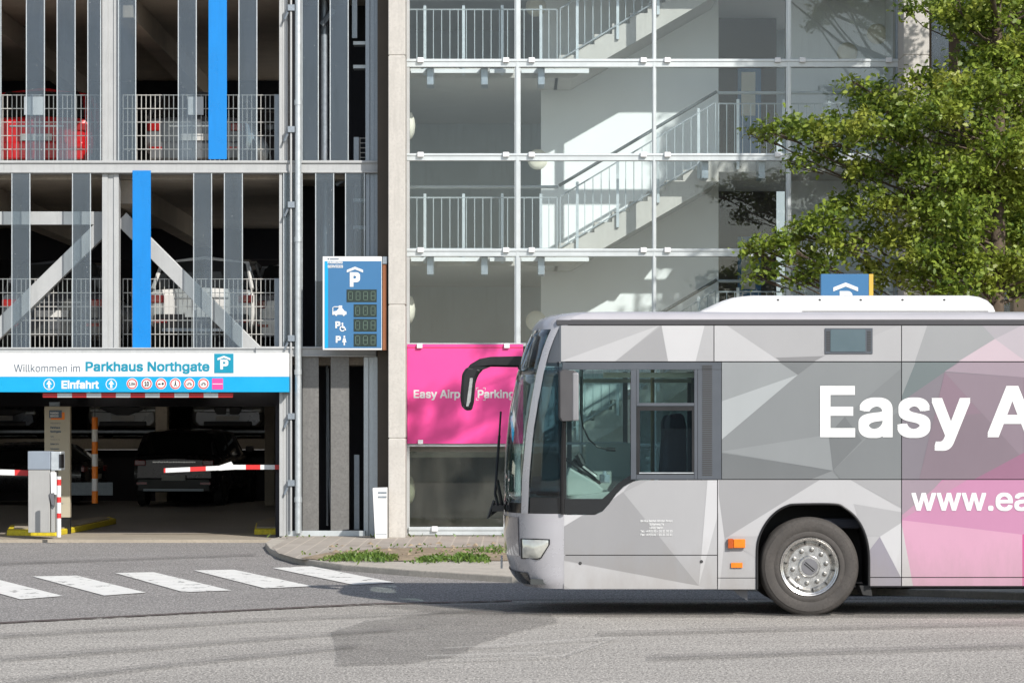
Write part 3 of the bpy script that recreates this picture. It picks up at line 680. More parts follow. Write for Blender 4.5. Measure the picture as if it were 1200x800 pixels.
# landings, walls
ED = DF+.62; WD = DF+2.4; BD = DF+8.2
def EX(px): return X(px, ED)
def EZ(py): return Z(py, ED)
xa, xb, xc, xd = EX(655), EX(842), X(842, WD), X(921, WD)
zl = [EZ(517), EZ(297), EZ(77), EZ(-143)]; zr = [KZ, EZ(407), EZ(187), EZ(-33)]
for z in zl[:3]:
    MB().box(TX0-.3, xa, ED, BD, z-.20, z).build('landing', 'concrete', tw, bevel=.01)
for z in zr[1:]:
    MB().box(xb, TX1+.1, ED, WD+2.4, z-.20, z).build('landing', 'concrete', tw, bevel=.01)
MB().box(TX0-.4, TX1+.3, DF+.1, BD+.3, GZ(-43)-.02, GZ(-43)+.25).build('unseen_roof_slab', 'concrete', tw)  # unseen lid added so no sun enters the tower from above
MB().box(TX0-.4, TX1+.3, DF+.2, BD, KZ-.04, KZ+.01).build('ground_slab', 'concrete', tw)
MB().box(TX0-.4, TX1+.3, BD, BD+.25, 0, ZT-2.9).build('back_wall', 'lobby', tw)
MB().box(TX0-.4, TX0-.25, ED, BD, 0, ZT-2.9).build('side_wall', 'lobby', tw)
WX0 = X(634, WD)
MB().box(WX0, xc, WD, WD+.22, KZ, ZT-2.9).build('spine_wall', 'white_paint', tw)
MB().box(xd, TX1+.3, WD-.004, WD+.22, KZ, ZT-2.9).build('spine_wall', 'tower_wall', tw)
MB().box(TX1+.08, TX1+.3, ED-.2, WD-.01, KZ, ZT-2.9).build('side_wall', 'tower_wall', tw)
MB().box(xc-.05, xd+.05, WD+2.4, WD+2.6, KZ, ZT-2.9).build('door_wall', 'door_dark', tw)
for z in zr[1:]:
    dx = xd-.62; d = MB().box(dx, dx+.4, WD+2.34, WD+2.395, z+.02, z+2.0).build('lobby_door', 'board_blue', tw)
    MB().box(dx+.06, dx+.3, WD+2.32, WD+2.335, z+1.1, z+1.85).build('door_window', 'lamp', d)
def flight(z0, z1, x0, x1, n=9):
    m = MB(); dz = (z1-z0)/n; dx = (x1-x0)/n; pts = [(x0-.06, z0)]
    for i in range(n): pts += [(x0+i*dx, z0+i*dz), (x0+i*dx, z0+(i+1)*dz)]
    pts += [(x1, z1), (x1, z1-.36), (x0+.22, z0-.20), (x0-.06, z0-.20)]
    m.poly_xz([pts[0]]+pts[2:], ED-.02, WD-.01)
    return m.build('stair_flight', 'concrete', tw)
for a, b in ((0, 1), (1, 2), (2, 3)): flight(zl[a], zr[a+1], xa, xb)
def railing(x0, z0, x1, z1, d=None, start=True):
    d = ED-.06 if d is None else d; m = MB(); n = max(2, int(round((x1-x0)/.128))); sl_ = (z1-z0)/(x1-x0)
    m.tube([(x0, d, z0+.88), (x1, d, z1+.88)], .013, 6); m.tube([(x0, d, z0+.07), (x1, d, z1+.07)], .013, 6)
    for i in range(n+1):
        x = x0+(x1-x0)*i/n; z = z0+sl_*(x-x0); m.box(x-.006, x+.006, d-.006, d+.006, z+.07, z+.88)
    r = m.build('railing', 'galv_rail', tw, smooth=40)
    MB().tube([(x0-.02, d-.01, z0+1.05), (x1+.02, d-.01, z1+1.05)], .026, 8).build('handrail', 'handrail' if z1 > z0+.5 else 'galv_rail', r, smooth=40)
    k = max(1, int(round((x1-x0)/.92)))
    for i in range(k+1):
        x = x0+.4*(x1-x0)/k*(0) + (x1-x0)*(i+.42)/(k+.84); z = z0+sl_*(x-x0); MB().box(x-.022, x+.022, d-.01, d+.03, z-.16, z+.95).build('post', 'galv_light', r)
    return r
for z in zl[:3]: railing(TX0-.02, z, xa-.03, z)
for a in (0, 1, 2): railing(xa+.02, zl[a]+.02, xb-.05, zr[a+1]+.02)
for z in zr[1:3]: railing(xb, z, TX1, z)
for z in zl[1:3]:
    for px in (505, 568, 634):
        MB().box(EX(px-4), EX(px+4), DF+.13, ED+.05, z-.36, z-.03).build('landing_bracket', 'galv', tw, bevel=.01)
    for a, b in ((482, 499), (509, 562), (574, 602), (611, 630), (638, 690)):
        MB().box(EX(a), EX(b), ED-.12, ED-.02, z-.13, z-.07).build('strip_light', 'clip', tw)
MB().box(TX0, GX(602), DF+.3, DF+.5, GZ(536), GZ(523)).build('landing_edge', 'concrete', tw)
for z in zr[1:3]:
    for px in (824, 890): MB().box(EX(px-4), EX(px+4), DF+.13, ED+.05, z-.34, z-.03).build('landing_bracket', 'galv', tw, bevel=.01)
# round wall lamps
for (px, py, D) in ((622, 187, WD), (620, 376, WD), (620, 8, WD), (985, 62, WD-.01), (1020, 40, WD-.01)):
    m = MB(); m.lathe([(0, -.075), (.1, -.065), (.15, -.04), (.17, 0)], (X(px+8, D), D-.001, Z(py, D)), n=24); m.build('wall_lamp', 'lamp', tw, smooth=60)
for py in (141, 360, 575):
    m = MB(); m.lathe([(0, .11), (.12, .095), (.2, .06), (.24, 0)], (TX0-.035, DF+.9, GZ(py)), axis='x', n=24); m.build('wall_lamp', 'lamp', tw, smooth=60)
# poster
t = thing('pink_poster', (GX(545), DF-.08, GZ(460)), 'bright pink advertising banner clamped on the stair tower glass, partly behind the bus mirror', 'banner')
yP = DF-.085
MB().box(GX(477.5), GX(613), yP, yP+.02, GZ(519.5), GZ(403.5)).build('panel', 'pink', t)
text_mesh('Easy Airport Parking', GX(485), GX(603), GZ(466.3), GZ(456.8), yP-.003, 'white', t, .022)
m = MB()
for sx_, sz_ in ((0, 0), (1, 0), (0, 1), (1, 1)):
    cx, cz = GX(558 if sx_ == 0 else 569), GZ(454 if sz_ == 0 else 469); ix = .04*(1 if sx_ == 0 else -1); iz = -.04*(1 if sz_ == 0 else -1)
    m.box(cx, cx+ix, yP-.006, yP-.001, cz, cz+.008*(1 if sz_ else -1)); m.box(cx, cx+.008*(1 if sx_ == 0 else -1), yP-.0065, yP-.0015, cz, cz+iz)
m.build('corner_marks', 'white', t)
MB().box(GX(477.5), GX(613), yP-.006, yP-.001, GZ(407.5), GZ(406.8)).build('clamp_rail', 'redpaint', t)
# white service cabinet
t = thing('service_cabinet', (X(445, 47.1), 47.1, KZ), 'narrow white service cabinet standing at the foot of the concrete pillar', 'cabinet')
D = 47.1
m = MB(); P_ = [(436.5, 571.5), (453.5, 571), (453.5, 631), (439.5, 631)]
m.poly_xz([(X(a, D), Z(b, D)) for a, b in P_], D, D+.28); m.build('body', 'white', t, bevel=.01)
MB().box(X(443, D), X(453, D), D-.006, D+.001, Z(578, D), Z(576, D)).build('vent_slot', 'galv', t); MB().box(X(443, D), X(453, D), D-.006, D+.001, Z(583, D), Z(581, D)).build('vent_slot', 'galv', t)
MB().box(X(440.5, D), X(453, D), D-.003, D+.001, Z(626, D), Z(625.4, D)).build('plinth_joint', 'galv', t)

# right wing behind the tree
wg = thing('garage_wing', (11, DF, 0), 'car park wing with upright glass slats seen through the tree right of the stair tower', 'car park')
W0 = GX(1089)
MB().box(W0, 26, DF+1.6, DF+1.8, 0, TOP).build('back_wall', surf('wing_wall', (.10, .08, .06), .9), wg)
for zt in (L1, L2, GZ(-30)): MB().box(W0, 26, DF+.3, DF+1.6, zt-.24, zt).build('floor_slab', 'slab', wg)
for y0, y1 in ((188, 203), (406, 418), (-40, -26)): MB().box(W0+.05, 26, DF, DF+.3, GZ(y1), GZ(y0)).build('facade_beam', 'steel', wg, bevel=.006)
for (y0, y1) in ((-26, 188), (203, 406), (418, 622)):
    px = 1092
    k = 0
    while px < 1900:
        MB().box(GX(px), GX(px+20), DF+.02, DF+.035, GZ(y1), GZ(y0)).build('glass_slat', 'slat', wg); px += (34, 38, 62)[k % 3]; k += 1
MB().box(W0, 26, DF+.1, DF+1.8, TOP, TOP+.2).build('unseen_roof_slab', 'slab', wg)  # unseen top, added to block light from above the wing
# second parking sign beyond the bus
D = 40.9
t = thing('parking_sign', (X(992, D), D, 0), 'blue parking sign with white roof symbol peeking over the bus below the tree', 'sign')
MB().box(X(962, D), X(1018, D), D, D+.16, Z(400, D), Z(321, D)).build('panel', 'board_blue', t, bevel=.006)
MB().box(X(1018.5, D), X(1023.5, D), D+.01, D+.15, Z(400, D), Z(321, D)).build('side_panel', surf('ochre_edge', (.62, .40, .06), .5), t)
m = MB(); house_P(m, X(991, D), Z(331, D), X(1006, D)-X(977, D), D-.006); m.build('symbol_roof', 'white', t)
text_mesh('P', X(984, D), X(999, D), Z(362, D), Z(341, D), D-.004, 'white', t, .045)
for px in (970, 1012): MB().tube([(X(px, D), D+.08, KZ), (X(px, D), D+.08, Z(399, D))], .035, 10).build('post', 'galv', t, smooth=40)

# ================================================================== gate equipment
# islands
for i, (P_, lab) in enumerate((([(8, 629), (12, 623), (60, 621), (128, 612.5), (136, 615), (100, 623), (66, 630)], 'yellow edged kerb island under the ticket machine'), ([(298, 628), (300, 620), (326, 613), (329, 614), (329, 628)], 'yellow edged kerb island at the right side of the entrance'))):
    t = thing('kerb_island', (GX(60 if i == 0 else 315), DF, .05), lab, 'kerb')
    zt = .16; pts = [G(a, b-2, .05) for a, b in P_]
    cxm = sum(p[0] for p in pts)/len(pts); cym = sum(p[1] for p in pts)/len(pts)
    MB().poly_xy(pts, .04, zt-.02).build('yellow_edge', 'yellow', t, bevel=.02)
    MB().poly_xy([(cxm+(p[0]-cxm)*.9, cym+(p[1]-cym)*.86) for p in pts], .05, zt).build('top', 'drive', t)
# ticket machine
D = 47.9
t = thing('ticket_machine', (X(50, D), D, .16), 'grey ticket column at the entry barrier with blue-grey head', 'ticket machine')
MB().box(X(33, D), X(58.5, D), D, D+.45, .15, Z(550.5, D)).build('cabinet', 'boxgrey', t, bevel=.008)
MB().box(X(32.6, D), X(59, D), D-.012, D+.46, Z(550, D), Z(528.5, D)).build('head', 'boxblue', t, bevel=.01)
MB().box(X(59.3, D), X(71.5, D), D+.02, D+.42, Z(551, D), Z(529, D)).build('side_unit', 'galv_light', t, bevel=.01)
MB().box(X(59.2, D), X(64, D), D+.03, D+.4, .15, Z(551.3, D)).build('side_panel', 'boxgrey', t, bevel=.01)
MB().box(X(69.3, D), X(71.8, D), D+.0, D+.3, Z(548, D), Z(532, D)).build('screen', 'black', t)
m = MB(); m.poly_xz([(X(59.5, D), Z(553, D)), (X(66, D), Z(553, D)), (X(68, D), Z(580, D)), (X(60, D), Z(578, D))], D-.03, D+.02); m.build('arm_bracket', 'white', t, bevel=.005)
m = MB(); m.poly_xz([(X(58, D), Z(578, D)), (X(64, D), Z(577, D)), (X(64, D), Z(593, D)), (X(60.5, D), Z(590, D))], D-.034, D+.02); m.build('arm_bracket', 'hub', t)
# barrier arms
D = 48.6
def arm(name, a, b, ya, yb, th, stripes, lab):
    t = thing(name, (X(a, D), D, Z(ya, D)), lab, 'barrier arm'); m = MB()
    n = 40
    for k in range(n):
        u0, u1 = k/n, (k+1)/n; px0, px1 = a+(b-a)*u0, a+(b-a)*u1; mid = (px0+px1)/2
        red = any(s0 <= mid <= s1 for s0, s1 in stripes); m.mat(1 if red else 0)
        y0_, y1_ = ya+(yb-ya)*u0, ya+(yb-ya)*u1
        m.poly_xz([(X(px0, D), Z(y0_-th/2, D)), (X(px1, D), Z(y1_-th/2, D)), (X(px1, D), Z(y1_+th/2, D)), (X(px0, D), Z(y0_+th/2, D))], D, D+.05)
    m.build('boom', ['white', 'redpaint'], t); return t
arm('barrier_arm', -60, 33.5, 551, 554, 6.5, ((17, 33), (-30, -14)), 'red and white barrier boom reaching in from the left to the ticket column')
t = arm('barrier_arm', 192, 274, 551, 547.3, 5.2, ((192, 194), (223, 241)), 'red and white barrier boom with a kink lowered across the entry lane behind the car')
t2 = MB(); t2.poly_xz([(X(255, D), Z(546, D)), (X(271, D), Z(540.5, D)), (X(274, D), Z(545, D)), (X(272, D), Z(550, D)), (X(256, D), Z(551, D))], D-.01, D-.001); t2.build('joint_plate', 'white', t)
m = MB()
for a, b, k in ((274, 288, 0), (288, 305, 1), (305, 322, 0), (322, 327.5, 1)): m.mat(k).box(X(a, D), X(b, D), D+.002, D+.05, Z(549.8, D), Z(544.4, D))
m.build('boom_end', ['white', 'redpaint'], t)
# bollard
D = 47.2
t = thing('striped_bollard', (X(69, D), D, .05), 'slim white post with red bands in front of the ticket column', 'bollard')
m = MB(); ys = [629, 607, 601, 588.5, 582, 568.5, 561.5, 558]
for k in range(7): m.mat(k % 2).tube([(X(69, D), D, Z(ys[k], D)), (X(69, D), D, Z(ys[k+1], D))], .035, 14)
m.build('pole', ['white', 'redpaint'], t, smooth=40)
# hanging orange and white tube
D = 52.5
t = thing('hanging_marker', (X(111, D), D, Z(488, D)), 'orange and white banded tube hanging in the garage entry', 'marker')
m = MB()
for k in range(7): m.mat(k % 2).tube([(X(111.2, D), D, Z(488.5+k*14.4, D)), (X(111.2, D), D, Z(488.5+(k+1)*14.4, D))], .052, 14)
m.build('tube', ['orange', 'white'], t, smooth=40)
MB().tube([(X(111.2, D), D, Z(488, D)), (X(111.2, D), D, L1-.24)], .008, 6).build('cord', 'black', t)
# totem
D = 50.0
t = thing('information_totem', (X(67, D), D, .05), 'tall beige tariff panel standing behind the ticket column', 'sign')
MB().box(X(52, D), X(82, D), D, D+.15, Z(606, D), Z(476, D)).build('panel', 'beige', t, bevel=.005)
MB().box(X(59, D), X(82, D), D+.02, D+.14, .05, Z(606.4, D)).build('base', 'black', t)
MB().box(X(56, D), X(68, D), D+.16, D+.22, .05, Z(471, D)).build('rear_post', 'galv', t)
MB().box(X(59.5, D), X(75.7, D), D-.006, D, Z(491.5, D), Z(483, D)).build('orange_block', 'orange', t)
MB().box(X(57.7, D), X(72.5, D), D-.010, D-.004, Z(489.6, D), Z(480.5, D)).build('logo_block', 'ink', t)
for s_, y, h, x1, mt, bo in (('PARKING', 484.9, 2.2, 68.7, 'white', .03), ('SERVICES', 488.3, 2.2, 68.7, 'white', .03), ('Willkommen im', 496.5, 1.7, 71, 'ink', 0), ('Parkhaus', 502, 2.6, 70.5, 'ink', .03), ('Northgate', 506.6, 2.6, 71.5, 'ink', .03), ('Tarife', 512, 1.5, 63, 'ink', .02), ('Höchstsatz pro Tag', 515.3, 1.2, 70, 'ink', 0), ('Einfahrt 24 h', 521, 2, 69, 'ink', .02), ('Zahlungsarten', 526.5, 1.8, 69.5, 'ink', .02), ('max. 10 km/h', 572, 1.5, 69, 'ink', 0), ('Bitte Ticket ziehen', 580, 1.5, 74, 'ink', 0), ('Parkordnung', 590, 1.5, 74, 'ink', 0)):
    text_mesh(s_, X(59, D), X(x1, D), Z(y, D), Z(y-h, D), D-.013 if mt == 'white' else D-.003, mt, t, bo)

# unseen office block, added behind the viewer for the glass fronts to mirror
ob = thing('unseen_office_block', (0, -42, 0), 'unseen grey office block added behind the viewer for the glass to reflect', 'building')
MB().box(-70, 70, -54, -42, 0, 5.0).build('wall', surf('office_render', (.50, .53, .54), .9, var=.1, vs=.2), ob)
MB().box(-70.3, 70.3, -54.3, -41.7, 5.0, 5.2).build('roof', 'galv', ob)
for k in range(34):
    for z in (1.6,): MB().box(-67+k*4, -64.4+k*4, -42, -41.95, z, z+1.9).build('window', 'car_glass_', ob)
# ================================================================== cars
M['car_glass'] = surf('car_glass', (.015, .018, .02), .05, var=.05, coat=.3)
M['tail'] = surf('tail_lamp', (.28, .008, .008), .12, var=.1, coat=.8)
M['plate'] = surf('number_plate', (.60, .60, .58), .4, var=.03)
def paint(name, c, metal=.3, rough=.28): return surf(name, c, rough, metal=metal, var=.03, coat=.8)
PC = dict(grey=paint('paint_grey', (.16, .165, .175), .4), red=paint('paint_red', (.50, .008, .012), .1), white=paint('paint_white', (.62, .62, .60), 0), silver=paint('paint_silver', (.38, .39, .40), .5), black=paint('paint_black', (.03, .028, .032), .2), dark=paint('paint_dark', (.08, .085, .095), .3), pearl=paint('paint_pearl', (.42, .42, .40), .2))
def make_car(loc, yaw, pc, label, W=1.78, Lc=4.2, Ht=1.48, belt=.95, suv=False, bonnet=.86, face='rear', group=None, kidney=False):
    """rear end faces -y at the origin of the car"""
    t = thing('parked_car', (0, 0, 0), label, 'car', group)
    w = W/2; zb = .24 if not suv else .30
    st = [(0.0, .86, belt-.12), (.06, .95, belt-.02), (.35, .99, belt), (1.2, 1, belt), (2.6, 1, belt-.02), (Lc-1.15, 1, bonnet+.04), (Lc-.5, .97, bonnet-.02), (Lc-.12, .92, bonnet-.12), (Lc, .82, bonnet-.26)]
    m = MB(); rows = []
    for y, k, zs in st:
        q = w*k; e = .06 if 0 < y < Lc else .14
        half = [(0, zb+e*.5), (q*.86, zb+e*.5), (q*.97, zb+.14), (q, zs*.62), (q*.985, zs-.10), (q*.93, zs-.015), (q*.78, zs), (0, zs+.03)]
        rows.append([(x, y, z) for x, z in half]+[(-x, y, z) for x, z in half[-2:0:-1]])
    m.grid(rows, close=True); n = len(rows[0]); m.add(rows[0], [tuple(range(n))]); m.add(rows[-1], [tuple(range(n))[::-1]])
    m.build('body', pc, t, smooth=35)
    # cabin
    y0, y1, y2, y3 = .12, .62 if not suv else .42, Lc-2.05, Lc-1.2
    cs = [(y0, belt-.03, belt+.0, .90), (y1, belt-.03, Ht-.05, .78), ((y1+y2)/2, belt-.03, Ht, .80), (y2, belt-.03, Ht-.04, .78), (y3, bonnet, bonnet+.03, .86)]
    m = MB(); rows = []
    for y, zb_, zt, k in cs:
        half = [(w*.95, zb_), (w*(.95*.45+k*.55), (zb_*.45+zt*.55)), (w*k, zt-.06 if zt-zb_ > .2 else zt-.01), (w*(k-.12), zt), (0, zt+.025)]
        rows.append([(x, y, z) for x, z in half]+[(-x, y, z) for x, z in half[-2::-1]])
    n = len(rows[0]); b = len(m.v); m.v += [p for r in rows for p in r]
    for i in range(len(rows)-1):
        for k in range(n-1):
            m.f.append([b+i*n+k, b+i*n+k+1, b+(i+1)*n+k+1, b+(i+1)*n+k]); m.m.append(1 if (i in (1, 2) and 2 <= k <= n-4) else 0); m.c.append(None)
    cab = m.build('cabin', ['car_glass', pc], t, smooth=35)
    m = MB()
    for s in (-1, 1):
        for i in range(len(cs)-1):
            a, c = rows[i][2], rows[i+1][2]; m.tube([(s*a[0]*1.0, a[1], a[2]), (s*c[0]*1.0, c[1], c[2])], .035, 6)
        for i in (1, 2, 3): a, c = rows[i][0], rows[i][2]; m.tube([(s*a[0], a[1], a[2]), (s*c[0], c[1], c[2])], .03, 6)
    m.tube([rows[1][2], (0, rows[1][4][1], rows[1][4][2]+.005), (-rows[1][2][0], rows[1][2][1], rows[1][2][2])], .03, 6)
    m.build('pillars', pc, cab)
    for y in (.78, Lc-.85):
        for s in (-1, 1):
            wh = MB(); wh.lathe([(.0, 0), (.2, 0), (.215, .01), (.215, -.02), (.30, -.02), (.325, -.0), (.325, .18), (.2, .2)] if s < 0 else [(.2, -.2), (.325, -.18), (.325, 0), (.30, .02), (.215, .02), (.215, -.01), (.2, 0), (0, 0)], (s*(w-.0), y, .325), axis='x', n=24)
            wh.build('wheel', 'rubber', t, smooth=40)
    # rear face
    m = MB(); m.box(-w*.86, w*.86, -.05, .12, zb, zb+.30); m.build('rear_bumper', 'black' if suv else pc, t, bevel=.03)
    for s in (-1, 1):
        m = MB(); m.box(s*w*.66, s*w*.93, -.02, .10, belt-.24, belt-.11); m.build('tail_lamp', 'tail', t, bevel=.02)
        m = MB(); m.box(s*w*.62, s*w*.86, -.062, -.04, zb+.16, zb+.21); m.build('reflector', 'tail', t)
    MB().box(-.26, .26, -.062, -.045, .55, .66).build('number_plate', 'plate', t)
    MB().box(-w*.5, w*.5, -.012, .0, belt-.17, belt-.145).build('chrome_strip', 'chrome', t)
    if suv: MB().box(-w*.7, w*.7, -.07, -.045, zb+.02, zb+.07).build('skid_plate', 'galv', t)
    # front face
    yF = Lc
    if kidney:
        for s in (-1, 1): m = MB(); m.poly_xz([(s*.03, bonnet-.18), (s*.30, bonnet-.18), (s*.33, bonnet-.24), (s*.26, bonnet-.36), (s*.04, bonnet-.36)], yF-.04, yF+.03); m.build('grille', 'black', t, bevel=.02)
    else:
        m = MB(); m.poly_xz([(-w*.62, bonnet-.20), (-w*.2, bonnet-.17), (w*.2, bonnet-.17), (w*.62, bonnet-.20), (w*.5, bonnet-.27), (.14, bonnet-.38), (-.14, bonnet-.38), (-w*.5, bonnet-.27)], yF-.04, yF+.03); m.build('grille', 'black', t, bevel=.02)
    m = MB(); m.poly_xz([(-w*.8, .62), (w*.8, .62), (w*.86, .66), (w*.5, .60), (-w*.5, .60), (-w*.86, .66)], yF-.1, yF+.01); m.build('bumper_crease', 'black', t)
    m = MB(); m.box(-w*.62, w*.62, yF-.10, yF+.02, zb+.04, zb+.16); m.build('lower_grille', 'black', t, bevel=.02)
    for s in (-1, 1):
        m = MB(); m.box(s*w*.60, s*w*.88, yF-.16, yF+.012, bonnet-.31, bonnet-.22); m.build('headlight', 'head', t, bevel=.03)
        m = MB(); m.box(s*w*.98, s*(w+.17), Lc-1.6, Lc-1.5, belt+.02, belt+.16); m.build('side_mirror', pc, t, bevel=.03)
    MB().box(-.26, .26, yF+.03, yF+.04, .42, .53).build('number_plate', 'plate', t)
    if face == 'front':
        t.rotation_euler = (0, 0, math.pi+yaw); d = Vector((0, Lc, 0)); d.rotate(t.rotation_euler); t.location = Vector(loc)-d
    else:
        t.rotation_euler = (0, 0, yaw); t.location = loc
    return t
def cx(px, D): return X(px, D)
u = DF+2.4; u1 = DF+1.5
make_car((cx(43, u), u, L2), 0, PC['red'], 'red hatchback parked behind the mesh railing on the upper deck', Lc=4.0, group='cars parked in the car park')
make_car((cx(229, u), u, L2), R(-1), PC['grey'], 'grey saloon with red tail lamps behind the upper mesh railing beside the blue slat', W=1.76, Lc=4.4, Ht=1.42, group='cars parked in the car park')
make_car((cx(62, u1), u1, L1), 0, PC['dark'], 'dark grey estate parked behind the white diagonal brace', W=1.78, Lc=4.4, Ht=1.50, group='cars parked in the car park')
make_car((cx(236, u1), u1, L1), R(-2), PC['white'], 'white crossover parked behind the railing right of the blue slat on the first deck', W=1.80, Ht=1.55, belt=1.02, suv=True, group='cars parked in the car park')
make_car((cx(353, u1+.5), u1+.5, L1), 0, PC['silver'], 'silver car half hidden behind the drain pipe on the first deck', W=1.72, Ht=1.50, group='cars parked in the car park')
make_car((cx(-95, u), u, L2), 0, PC['white'], 'white car at the outer left end of the upper deck', group='cars parked in the car park')
g2 = 66.0
make_car((cx(204, g2), g2, .05), R(-7), PC['black'], 'black crossover driving in behind the lowered barrier boom', W=1.88, Lc=4.6, Ht=1.64, belt=1.10, suv=True, bonnet=1.0, group='cars inside the ground floor')
make_car((cx(144, 71), 71, 1.46), 0, PC['pearl'], 'pale compact car facing out above the black crossover, left one', W=1.76, face='front', bonnet=.92, group='cars inside the ground floor')
make_car((cx(267, 71), 71, 1.46), 0, PC['silver'], 'silver saloon facing out with twin kidney grille, right of the concrete column', W=1.80, face='front', kidney=True, bonnet=.92, group='cars inside the ground floor')
make_car((cx(2, 71), 71, 1.46), 0, PC['dark'], 'dark car facing out at the left edge of the half level', W=1.78, face='front', group='cars inside the ground floor')
make_car((cx(108, 67), 67.5, .05), R(80), PC['black'], 'low black car standing behind the beige totem', W=1.76, Ht=1.35, group='cars inside the ground floor')
# small white plates standing in for bright reflections at the railing
for a, b in ((23, 46), (217, 235)):
    t = thing('reflection_plate', (GX(a), DF+.46, GZ(132)), 'small white plate standing in for a reflection at the upper railing, %s' % ('left of the column' if a < 100 else 'left of the blue slat'), 'sign')
    MB().box(GX(a), GX(b), DF+.44, DF+.46, GZ(131.5), GZ(110)).build('plate', 'white', t); MB().box(GX(a+8), GX(a+10), DF+.462, DF+.478, GZ(133), GZ(108)).build('clip', 'galv', t)

# ================================================================== tree and grass
def leaf_mesh(centres, name, mat, parent, size, org):
    """centres: (x,y,z) array of twig tips; one lobed oak leaf each"""
    n = len(centres)
    prof = np.array([(0, 0), (.10, .18), (.22, .30), (.14, .42), (.30, .60), (.16, .72), (.20, .88), (0, 1.0), (-.20, .88), (-.16, .72), (-.30, .60), (-.14, .42), (-.22, .30), (-.10, .18)])
    k = len(prof)
    d = RNG.normal(size=(n, 3)); d[:, 2] = d[:, 2]*.7; d /= np.linalg.norm(d, axis=1)[:, None]
    up = RNG.normal(size=(n, 3))*.65+np.array([.12, -.2, .9]); s = np.cross(d, up); s /= np.linalg.norm(s, axis=1)[:, None]; nn = np.cross(s, d)
    sz = size*RNG.uniform(.6, 1.15, n)
    P = centres[:, None, :]+(d[:, None, :]*prof[None, :, 1:2]+s[:, None, :]*prof[None, :, 0:1]*1.05)*sz[:, None, None]
    P = P+nn[:, None, :]*(np.abs(prof[:, 0])*.5-prof[:, 1]**2*.25)[None, :, None]*sz[:, None, None]
    P = P.reshape(-1, 3)-np.array(org)
    me = bpy.data.meshes.new(name); me.vertices.add(n*k); me.vertices.foreach_set('co', P.astype(np.float32).ravel())
    me.loops.add(n*k); me.loops.foreach_set('vertex_index', np.arange(n*k, dtype=np.int32))
    me.polygons.add(n); me.polygons.foreach_set('loop_start', np.arange(0, n*k, k, dtype=np.int32)); me.update(calc_edges=True)
    a = me.attributes.new('tone', 'FLOAT', 'FACE'); a.data.foreach_set('value', RNG.uniform(0, 1, n).astype(np.float32))
    me.materials.append(mat); o = bpy.data.objects.new(name, me); COL.objects.link(o)
    if parent: o.parent = parent
    else: o.location = org
    return o
def leaf_mat(name, c0, c1, c2, trans=.35):
    m, t, out = nt(name); b = N(t, 'ShaderNodeBsdfPrincipled'); b.inputs['Roughness'].default_value = .45; b.inputs['Specular IOR Level'].default_value = .45
    at = N(t, 'ShaderNodeAttribute', attribute_name='tone'); big = noise(t, .9, 3, .6)
    c = mixcol(t, c0, c1, at.outputs[2]); c = mixcol(t, c, c2, ramp(t, big.outputs[0], .5, .72, 0, .7))
    t.links.new(c, b.inputs['Base Color'])
    tl = N(t, 'ShaderNodeBsdfTranslucent'); t.links.new(mixcol(t, c, (1.0, .95, .35), .35, 'MULTIPLY'), tl.inputs[0]); mx = N(t, 'ShaderNodeMixShader'); mx.inputs[0].default_value = trans
    L(t, b, 0, mx, 1); L(t, tl, 0, mx, 2); L(t, mx, 0, out, 0); return m
M['leaf'] = leaf_mat('oak_leaf', (.09, .155, .024), (.32, .41, .06), (.47, .47, .09), .40)
M['grass'] = leaf_mat('grass_blade', (.06, .12, .02), (.15, .24, .04), (.30, .29, .11), .25)
TD = 43.0; TXc = X(1169, TD)
tree = thing('oak_tree', (TXc, TD, KZ), 'leafy green oak with dark trunk standing behind the bus', 'tree')
clumps = []   # (px, py, dY, radius)
spec = [(1150,20,0,.62),(1185,10,.6,.7),(1120,10,-.5,.45),(1200,60,-.4,.7),(1160,65,.9,.6),(1110,12,.2,.28),(1125,95,-.3,.5),(1150,110,-.9,.6),(1195,120,.3,.7),
(1090,100,.2,.42),(1065,125,-.4,.52),(1105,130,-1.1,.55),(1035,125,.3,.40),(1020,150,-.6,.50),(1060,160,.5,.55),(990,150,.2,.45),(1000,110,.8,.25),(960,160,-.3,.42),(935,150,.3,.32),(905,152,-.2,.26),(885,156,.1,.18),
(1140,160,.8,.6),(1180,170,-.9,.7),(1080,195,-.6,.5),(1040,195,.4,.45),(1005,200,-.2,.38),(970,185,.2,.30),(935,190,-.1,.22),(1120,205,-.9,.55),(1160,215,.9,.6),(1200,215,-.3,.6),
(1060,235,.3,.42),(1025,235,-.4,.42),(990,240,.2,.36),(965,255,-.3,.36),(1095,245,-.8,.5),(1135,255,-1.2,.55),(1185,265,.6,.55),
(940,270,.2,.34),(915,285,-.2,.34),(890,290,.1,.24),(878,292,0,.16),(900,315,.0,.20),(880,320,.1,.12),(950,300,.4,.36),(985,285,-.3,.38),(1020,275,.4,.42),(1055,280,-.5,.48),(1090,295,-1.0,.50),(1130,300,-.8,.52),
(945,325,.1,.2),(970,312,-.2,.22),(1015,312,.2,.26),(1045,322,-.2,.38),(1080,325,-.7,.42),(1115,330,-.9,.42),(1145,330,-.4,.34),(930,325,0,.2),(1190,310,-.3,.4),(1200,335,.2,.35),(1215,280,.2,.6),
(1060,10,.1,.14),(1075,8,0,.12),(1072,92,.0,.14),(1020,118,.2,.2),(1000,98,.1,.12),(1035,100,.1,.2)]
for px, py, dy, r in spec: clumps.append((X(px, TD+dy), TD+dy, Z(py, TD+dy), r))
rr = random.Random(11)
